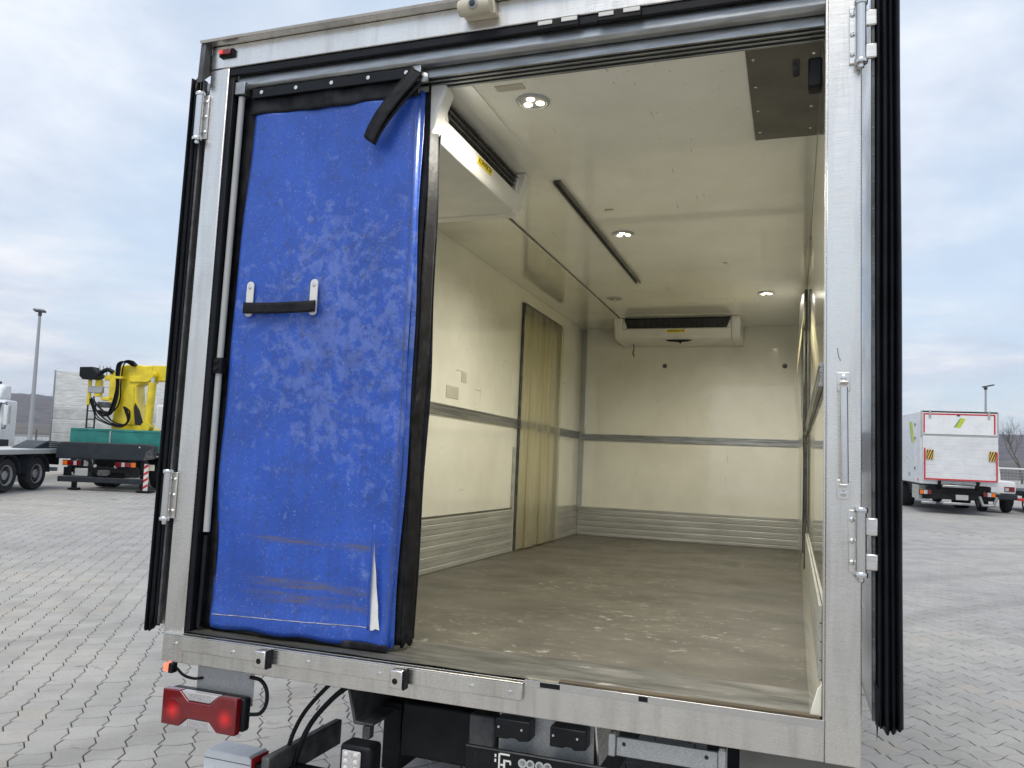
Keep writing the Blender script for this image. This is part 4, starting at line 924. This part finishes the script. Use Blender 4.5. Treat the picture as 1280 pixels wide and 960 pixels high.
ld = MB().box(-1.95, -1.91, CY0-.06, CY0-.02, 1.85, 2.72).build('ladder_rail', M['ink'], K)
MB().box(-1.69, -1.65, CY0-.06, CY0-.02, 1.85, 2.72).build('ladder_rail', M['ink'], K)
for k in range(4): MB().box(-1.909, -1.691, CY0-.055, CY0-.025, 1.87+k*.27, 1.90+k*.27).build('ladder_rung', M['ink'], K)

# low flatbed trailer, its right flank towards us
Lb = empty('flatbed_trailer', (-18.73-.94*1.15, 15.06-.33*1.15, 0), R(19.3))
tag(Lb, 'low flatbed trailer with pale deck and silver wheels', 'trailer')
b = sub(Lb)
b('deck', 'platform', -1.15, 1.22, -9, 1.10, 1.10, 1.21, .02)
b('side_rail', 'greyp', 1.225, 1.26, -9, 1.08, 1.06, 1.19, .01)
b('frame', 'dark', -.5, .5, -9, 1.0, .78, 1.095)
rp = MB().prism([(-.30, 1.215), (1.06, 1.215), (1.06, 1.42), (.42, 1.44)], 0, .50, 1.20).build('folded_ramp', M['anthracite'], Lb, .02)
MB().prism([(-.30, 1.215), (1.06, 1.215), (1.06, 1.42), (.42, 1.44)], 0, -1.1, -.4).build('folded_ramp', M['anthracite'], Lb, .02)
for k in range(3): box('ramp_bar', M['greyp'], rp, 1.205, 1.215, .45, 1.05, 1.25+k*.06, 1.275+k*.06, .002)
for y in (0, -1.42, -2.84):
    for x, o_ in ((1.02, 1), (-1.02, -1)): wheel(Lb, x, y, .475, .30, .475, o_)
    for s_ in (1, -1):
        mg = MB(); n = 12
        for q in range(n):
            t0, t1 = math.pi*q/n, math.pi*(q+1)/n
            mg.add([((.84 if s_ > 0 else -1.22)+dx, y+r_*math.cos(t), .50+r_*math.sin(t)) for t in (t0, t1) for dx in (0, .38) for r_ in (.545, .57)], [(0, 2, 6, 4), (1, 5, 7, 3), (0, 4, 5, 1), (2, 3, 7, 6)])
        mg.build('mudguard', M['anthracite'], Lb)
b('rear_bumper', 'greyp', -1.1, 1.1, 1.11, 1.20, .50, .62); b('rear_plate', 'dark', -1.15, 1.15, 1.11, 1.16, .70, 1.08)
b('tail_lamp', 'orange_lens', 1.0, 1.18, 1.165, 1.19, .98, 1.05, .005)

# white tractor cab behind the trailer, facing us
Cb = empty('tractor_unit', (-23.05, 15.75, 0), R(40+180))
tag(Cb, 'white tractor cab with dark windscreen and roof deflector behind the trailer', 'truck')
b = sub(Cb)   # local +y is the vehicle's front
b('chassis', 'dark', -.5, .5, -4.5, .5, .6, .95)
bd = MB().prism([(-1.9, .75), (.05, .75), (.10, 1.9), (-.12, 2.62), (-.35, 2.70), (-1.9, 2.70)], 0, -1.22, 1.22).build('cab_body', M['white'], Cb, .06)
MB().prism([(.085, 1.93), (.115, 1.93), (-.10, 2.58), (-.13, 2.58)], 0, -1.10, 1.10).build('windscreen', M['glass'], bd, .004)
MB().prism([(-.10, 2.60), (.20, 2.50), (.20, 2.46), (-.10, 2.55)], 0, -1.15, 1.15).build('sun_visor', M['anthracite'], bd, .01)
MB().prism([(-1.7, 2.705), (-.30, 2.705), (-.45, 3.0), (-.9, 3.22), (-1.7, 3.25)], 0, -1.05, 1.05).build('roof_deflector', M['white'], Cb, .08)
for x in (-1.226, 1.216): box('side_window', M['glass'], bd, x, x+.01, -.95, -.15, 1.9, 2.5, 0)
for s_ in (-1, 1):
    m_ = MB().box(s_*1.30-.06, s_*1.30+.06, -.02, .14, 1.85, 2.50).build('mirror', M['white'], Cb, .02)
    MB().tube([(s_*1.2, .05, 2.55), (s_*1.30, .06, 2.60), (s_*1.30, .06, 2.5)], .02, 6).build('mirror_arm', M['anthracite'], m_)
    MB().tube([(s_*1.2, .05, 1.75), (s_*1.30, .06, 1.75), (s_*1.30, .06, 1.86)], .02, 6).build('mirror_arm', M['anthracite'], m_)
b('grille', 'anthracite', -.8, .8, .105, .14, .95, 1.5); b('bumper', 'white', -1.22, 1.22, -.1, .22, .40, .745, .05)
MB().tube([(-.95, -.5, 3.22), (-.95, -.5, 3.30)], .04, 8).build('beacon', M['anthracite'], Cb)
for x, o_ in ((-1.0, -1), (1.0, 1)):
    wheel(Cb, x, -.9, .5, .3, .5, o_); wheel(Cb, x, -4.0, .5, .3, .5, o_)

# high-sided trailer
Hs = empty('high_sided_trailer', (-23.5, 19.5, 0), R(46))
tag(Hs, 'tall trailer with weathered grey horizontal side boards', 'trailer')
b = sub(Hs)    # local x runs along the visible flank, y away from us
zs_ = [(1.20, 1.62, 'mesh'), (1.63, 2.04, 'mesh'), (2.05, 2.14, 'board'), (2.15, 2.56, 'mesh'), (2.57, 2.66, 'board'), (2.67, 3.20, 'board'), (3.215, 3.93, 'board')]
for za, zb, m_ in zs_:
    o = b('side_board', m_, .05, 6.0, .0, .045, za, zb, .006)
    if m_ == 'mesh':
        rb = MB(); nn = int((zb-za)/.05)
        for k in range(nn): rb.box(.06, 5.99, -.010, -.0005, za+.012+k*.05, za+.034+k*.05)
        for k in range(30): rb.box(.08+k*.2, .10+k*.2, -.013, -.0105, za+.01, zb-.01)
        q = rb.build('board_ribs', M['mesh'], o, smooth=False); q['kind'] = 'stuff'
b('end_post', 'alu', 0, .048, -.02, .06, .95, 3.95); b('end_post', 'alu', 6.002, 6.05, -.02, .06, .95, 3.95)
b('rear_wall', 'board', .0, .05, .065, 2.5, 1.2, 3.93); b('front_wall', 'board', 6.0, 6.05, .065, 2.5, 1.2, 3.93); b('far_wall', 'board', .055, 5.995, 2.45, 2.5, 1.2, 3.93)
b('floor', 'dark', 0, 6.05, 0, 2.5, .95, 1.19)
for x in (1.2, 2.6, 5.0):
    for y_ in (.25, 2.25):
        w_ = wheel(Hs, x, y_, .5, .3, .5, -1); w_.rotation_euler = (0, 0, R(90) if y_ < 1 else R(-90))

# white box truck with tail lift
V = empty('white_box_truck', (7.93, 29.4, 0), R(4))
tag(V, 'white box truck with raised tail lift edged in red tape', 'truck')
b = sub(V)
b('box_body', 'white', -1.27, 1.20, .02, 7.2, 1.02, 3.62, .03)
fr_ = b('rear_frame', 'greyp', -1.28, 1.21, -.03, .018, 2.70, 3.64, .01)
ud = b('upper_door', 'white', -1.22, 1.15, -.05, -.031, 2.80, 3.57, .01)
for x0, x1, z0, z1 in ((-1.18, 1.10, 3.49, 3.54), (-1.20, -1.15, 2.84, 3.54), (1.05, 1.10, 2.84, 3.54)): box('red_tape', M['red'], ud, x0, x1, -.0545 if x1-x0 > .5 else -.0560, -.0505 if x1-x0 > .5 else -.0548, z0, z1, 0)
for x in (-1.02, .86): box('hinge_arm', M['alu_dull'], V, x, x+.07, -.09, -.058, 3.38, 3.66, .01)
b('top_edge', 'dark', -1.22, 1.16, -.045, -.031, 3.575, 3.62, .004)
MB().prism([(-.16, 3.06), (-.02, 3.04), (.16, 3.36), (.04, 3.40)], 1, -.056, -.0515).build('lime_mark', M['logo_y'], ud); MB().prism([(-.22, 3.06), (-.17, 3.06), (.03, 3.40), (-.03, 3.36)], 1, -.058, -.0565).build('green_mark', M['logo_g'], ud)
b('door_handle', 'anthracite', -.12, -.02, -.075, -.0515, 3.46, 3.50)
lf = empty('tail_lift'); lf.parent = V
zz0 = [1.17, 1.42, 1.70, 1.98, 2.26, 2.50, 2.72]
for k in range(6):
    y = -.12-.02*k*0
    MB().box(-1.23, 1.17, -.16+.012*k, -.06, zz0[k]+.0015, zz0[k+1]-.0015).build('platform_plank', M['platform'], lf, .01)
MB().box(-1.20, 1.12, -.178, -.1615, 1.18, 1.23).box(-1.20, -1.155, -.180, -.1635, 1.235, 2.30).box(1.085, 1.13, -.180, -.1635, 1.235, 2.22).build('red_tape', M['red'], lf)
for x0 in (-1.13, .86):
    st = MB().box(x0, x0+.24, -.172, -.1615, 1.90, 2.24).build('warning_sticker', M['stk'], lf)
    for k in range(4):
        c0 = x0-.10+k*.085
        poly = [(max(x0, min(x0+.24, px)), pz) for px, pz in ((c0, 1.905), (c0+.04, 1.905), (c0+.17, 2.235), (c0+.13, 2.235))]
        MB().prism(poly, 1, -.1745, -.1725).build('black_stripe', M['ink'], st)
b('lift_tube', 'alu', -.60, .45, -.10, .0, .92, 1.02, .03); b('lift_rail', 'alu', -.72, .62, -.02, .1, 1.04, 1.16)
for x in (-.72, .50): MB().prism([(-.12, 1.15), (.0, 1.15), (.5, .55), (.38, .5)], 0, x, x+.10).build('lift_arm', M['dark'], V, .02)
b('underbody', 'dark', -1.0, 1.0, .12, 6.9, .55, 1.0); b('crossbar', 'dark', -1.2, 1.1, .05, .2, .5, .68)
for x0, x1 in ((-1.26, -.78), (-.57, .46)): b('underrun_bar', 'alu', x0, x1, -.05, .03, .32, .41, .02)
MB().tube([(.60, -.02, .66), (.70, -.02, .36), (1.04, -.02, .36), (1.14, -.02, .66)], .06, 10).build('underrun_loop', M['alu'], V)
for x0, sq in ((-1.36+.05, ('orange_lens', 'clear_lens', 'red_lens')), (.72, ('red_lens', 'clear_lens', 'orange_lens'))):
    t = b('tail_lamp', 'blackp', x0-.02, x0+.40, -.03, .04, .63, .82)
    for k, n_ in enumerate(sq): box(n_, M[n_], t, x0+k*.13, x0+.12+k*.13, -.045, -.031, .66, .80, .004)
b('tool_box', 'alu_dull', -1.24, -.85, .5, 1.6, .45, .95); b('plate', 'greyp', -.15, .25, -.03, .0, .50, .68)
for y in (4.0, 7.9):
    for x, o_ in ((-1.0, -1), (1.0, 1)): wheel(V, x, y, .48, .5 if y < 5 else .3, .48, o_)
cabv = MB().prism([(7.4, .6), (9.1, .6), (9.15, 1.7), (8.8, 2.7), (7.4, 2.8)], 0, -1.15, 1.15).build('cab', M['white'], V, .06)
MB().prism([(9.10, 1.75), (9.16, 1.75), (8.88, 2.6), (8.82, 2.6)], 0, -1.0, 1.0).build('windscreen', M['glass'], cabv)
sdv = MB().box(-1.285, -1.262, .9, 2.2, 1.12, 3.35).build('side_door', M['white'], V, .006)
MB().prism([(.98, 2.45), (1.30, 2.5), (1.75, 3.25), (1.35, 3.3)], 0, -1.292, -1.2855).build('lime_mark', M['logo_y'], sdv)
MB().prism([(1.40, 2.5), (1.46, 2.5), (1.85, 3.25), (1.78, 3.3)], 0, -1.2925, -1.2858).build('green_mark', M['logo_g'], sdv)
for z in (1.5, 2.6, 3.1): box('hinge', M['anthracite'], sdv, -1.30, -1.2855, .86, .93, z, z+.1, .004)
box('latch_box', M['greyp'], sdv, -1.305, -1.2855, 1.7, 1.95, 1.25, 1.4, .01); box('lamp', M['orange_lens'], V, -1.285, -1.265, .35, .5, 1.1, 1.2, .004)

# white pickup chassis beside it and a red-barred trailer beyond
Pk = empty('white_pickup', (9.95, 31.6, 0), R(3))
tag(Pk, 'white pickup with red tail lamp parked beside the white box truck', 'pickup')
b = sub(Pk)
MB().prism([(-.9, .72), (.17, .72), (.19, .9), (.17, 1.14), (.12, 1.18), (-.9, 1.18)], 1, .0, 1.9).build('load_bed', M['white'], Pk, .05)
MB().prism([(1.9, .72), (5.3, .72), (5.35, 1.05), (4.2, 1.2), (3.6, 1.72), (2.1, 1.76), (1.9, 1.3)], 0, -.9, .20).build('cab', M['white'], Pk, .06)
b('rear_window', 'glass', -.75, .05, 1.87, 1.90, 1.36, 1.66, .01)
t = b('tail_lamp', 'red_lens', -.20, .14, -.03, -.002, .80, .98); box('clear_lens', M['clear_lens'], t, -.18, -.06, -.040, -.031, .82, .93, .004)
b('bumper', 'anthracite', -.9, .22, -.08, .05, .50, .70, .03)
for y in (.75, 4.3):
    for x, o_ in ((-.75, -1), (.05, 1)): wheel(Pk, x, y, .38, .26, .38, o_)
Rb = empty('red_barred_trailer', (10.55, 31.3, 0), R(3))
tag(Rb, 'dark trailer chassis with red and white rear bar', 'trailer')
b = sub(Rb)
b('rear_bar', 'red', -.45, 2.0, -.05, .03, .50, .60); 
for k in range(4): b('white_segment', 'whitep', -.10+k*.5, .08+k*.5, -.056, -.0505, .505, .595, .002)
b('frame', 'dark', .1, 1.7, .04, 5.0, .62, .82); b('winch', 'dark', .15, .55, .3, .8, .83, 1.3, .06)
MB().cyl((.25, .2, 1.05), (.75, .2, 1.05), .16, 16).build('cable_drum', M['orange_lens'], Rb)
MB().hose([(.0, .5, 1.35), (.35, .4, 1.45), (.65, .3, 1.2)], .05, 8).build('hose', M['rubber'], Rb)
for y in (1.2, 3.9):
    for x, o_ in ((.28, -1), (1.6, 1)): wheel(Rb, x, y, .42, .28, .42, o_)

# ------------------------------------------------------------------ lamp posts, fences, trees, hills
def lamp_post(loc, h, ang, label, tilt=0):
    t = empty('street_lamp', loc, ang); tag(t, label, 'street lamp', 'lamp posts round the yard')
    MB().tube([(0, 0, 0), (0, 0, h*.5), (0, 0, h)], [.13, .10, .07], 16).build('pole', M['galv'], t)
    MB().lathe((0, 0, 0), (0, 0, 1), [(.22, 0), (.22, .04), (.14, .05)], 16).build('base_plate', M['galv'], t)
    hd = MB().prism([(-.15, h+.05), (.55, h+.22), (.60, h+.30), (.50, h+.32), (-.2, h+.16)], 1, -.26, .26).build('lamp_head', M['grey_dark'], t, .02)
    MB().prism([(.0, h+.078), (.5, h+.20), (.5, h+.207), (.0, h+.085)], 1, -.2, .2).build('light_panel', M['clear_lens'], hd)
    MB().box(-.12, .12, -.08, .08, h-.12, h+.08).build('bracket', M['grey_dark'], t, .02)
lamp_post((-36.15, 29.15, 0), 7.85, R(150), 'grey lamp post with square floodlight behind the trailer')
lamp_post((16.9, 70.9, 0), 7.7, R(10), 'slim lamp post rising behind the white box truck')

def fence(p0, p1, n, h, label, white):
    d = Vector((p1[0]-p0[0], p1[1]-p0[1])); Lf = d.length; t = empty('yard_fence', (p0[0], p0[1], 0), math.atan2(d.y, d.x)); tag(t, label, 'fence', 'fences round the yard')
    box('top_rail', M['white' if white else 'fence'], t, 0, Lf, -.03, .03, h-.10, h, .01)
    for k in range(n+1):
        x = Lf*k/n; box('post', M['grey_dark'], t, x-.04, x+.04, -.075, -.032, 0, h+.35, .006)
        if k < n:
            m_ = MB()
            for q in range(1, 7): m_.box(x+.05, x+Lf/n-.05, -.010, .010, h*q/7.6-.008, h*q/7.6+.008)
            for q in range(int(Lf/n/.2)): m_.box(x+.1+q*.2, x+.115+q*.2, .011, .018, .05, h-.11)
            q = m_.build('wire_panel', M['fence'], t, smooth=False); q['kind'] = 'stuff'
fence((14.5, 62), (62, 50), 16, 1.45, 'wire fence with white top rail beyond the white box truck', True)
fence((-58.8, 15.8), (-24, 52), 18, 1.2, 'grey wire fence at the yard edge under the wooded hill', False)
wl_o = MB().box(0, 52, 0, .3, 0, 1.12).build('boundary_wall', M['concrete'], None, .02); wl_o.location = (-61.5, 17.2, 0); wl_o.rotation_euler = (0, 0, R(46)); tag(wl_o, 'low white concrete wall behind the fence under the wooded hill', 'wall')

def bare_tree(loc, h, seed, label, name='bare_tree', depth=7, spread=.62):
    rg = random.Random(seed); t = empty(name, loc); tag(t, label, 'tree', 'bare winter trees')
    tr = MB(); cr = MB()
    def grow(p, d, L, r, lev):
        n = 4; pts = [p]; q = p.copy(); dd = d.copy()
        for k in range(n):
            dd = (dd+Vector((rg.uniform(-.12, .12), rg.uniform(-.12, .12), rg.uniform(-.02, .08)))).normalized(); q = q+dd*L/n; pts.append(q.copy())
        (tr if lev == 0 else cr).tube(pts, [r*(1-.45*k/n) for k in range(n+1)], 7 if lev < 2 else 4, caps=False)
        if lev >= depth: return
        for k in range(rg.choice((2, 3, 3))):
            base = pts[rg.choice((2, 3, 4))] if lev else pts[rg.choice((3, 4))]
            a = rg.uniform(0, 6.283); s_ = rg.uniform(.35, 1)*spread
            nd_ = (dd+Vector((math.cos(a)*s_*1.3, math.sin(a)*s_*1.3, rg.uniform(-.1, .35)))).normalized()
            grow(base, nd_, L*rg.uniform(.62, .82), r*.58, lev+1)
    grow(Vector((0, 0, 0)), Vector((0, 0, 1)), h*.30, h*.016, 0)
    tr.build('trunk', M['bark'], t); cr.build('crown', M['bark'], t)
TR = [((20.6, 76, 0), 6.4, 1, 'bare tree with a wide crown behind the fence beside the white box truck'),
      ((25.5, 78, 0), 5.2, 2, 'smaller bare tree beyond the white railed fence'),
      ((-23.2, 30.5, 0), 3.1, 5, 'bare brown shrub behind the crane truck'), ((-21.9, 31.2, 0), 2.9, 6, 'low bare bush next to the brown shrub')]
for l, h, s_, lab in TR: bare_tree(l, h, s_, lab)

# wooded hills round the yard
def hills():
    rg = np.random.RandomState(5)
    na, nr = 520, 26
    A = np.radians(np.linspace(-100, 80, na+1)); rad = np.linspace(1500, 2700, nr+1)
    v = []
    ph = rg.uniform(0, 6.28, 12)
    for j, r_ in enumerate(rad):
        tt = j/nr
        for a_ in A:
            d = math.degrees(a_)
            base = 52+.0*d+9*math.sin(a_*5+ph[0])+6*math.sin(a_*11+ph[1])+3*math.sin(a_*29+ph[2]) + (12 if d < 0 else 0)*min(1, abs(d)/25)
            prof = math.sin(min(1, tt*1.5)*math.pi/2)
            rough = rg.uniform(-1, 1)*2.6*(prof > .1)+4*math.sin(a_*60+tt*9+ph[3])*prof*.5
            v.append((math.sin(a_)*r_, math.cos(a_)*r_, -3+(base+rough)*prof))
    f = [(j*(na+1)+i, j*(na+1)+i+1, (j+1)*(na+1)+i+1, (j+1)*(na+1)+i) for j in range(nr) for i in range(na)]
    return MB().add(v, f)
M['hill'] = mat('bare_winter_woodland', (.12, .095, .09), .95, 0, var=.45, scale=.035, world=True, bump=1.0, bscale=.12, col2=(.03, .03, .036))
hl_ = hills().build('hills', M['hill'], smooth=True); tag(hl_, 'distant wooded hills in winter', 'hills', kind='structure')
# the air between: a thin even haze over the whole place
hm = bpy.data.materials.new('haze_air'); hm.use_nodes = True; n_ = hm.node_tree; n_.nodes.clear()
pv_ = nd(n_, 'ShaderNodeVolumePrincipled', i_Density=.00013); pv_.inputs['Color'].default_value = (.80, .86, 1.0, 1); pv_.inputs['Anisotropy'].default_value = .2
nd(n_, 'ShaderNodeOutputMaterial', i_Volume=pv_.outputs[0])
HAZE = True
if HAZE:
    hb = MB().box(-4100, 4100, -4100, 4100, -6, 110).build('haze', hm, smooth=False); tag(hb, 'thin even winter haze over the yard and hills', 'haze', kind='stuff')
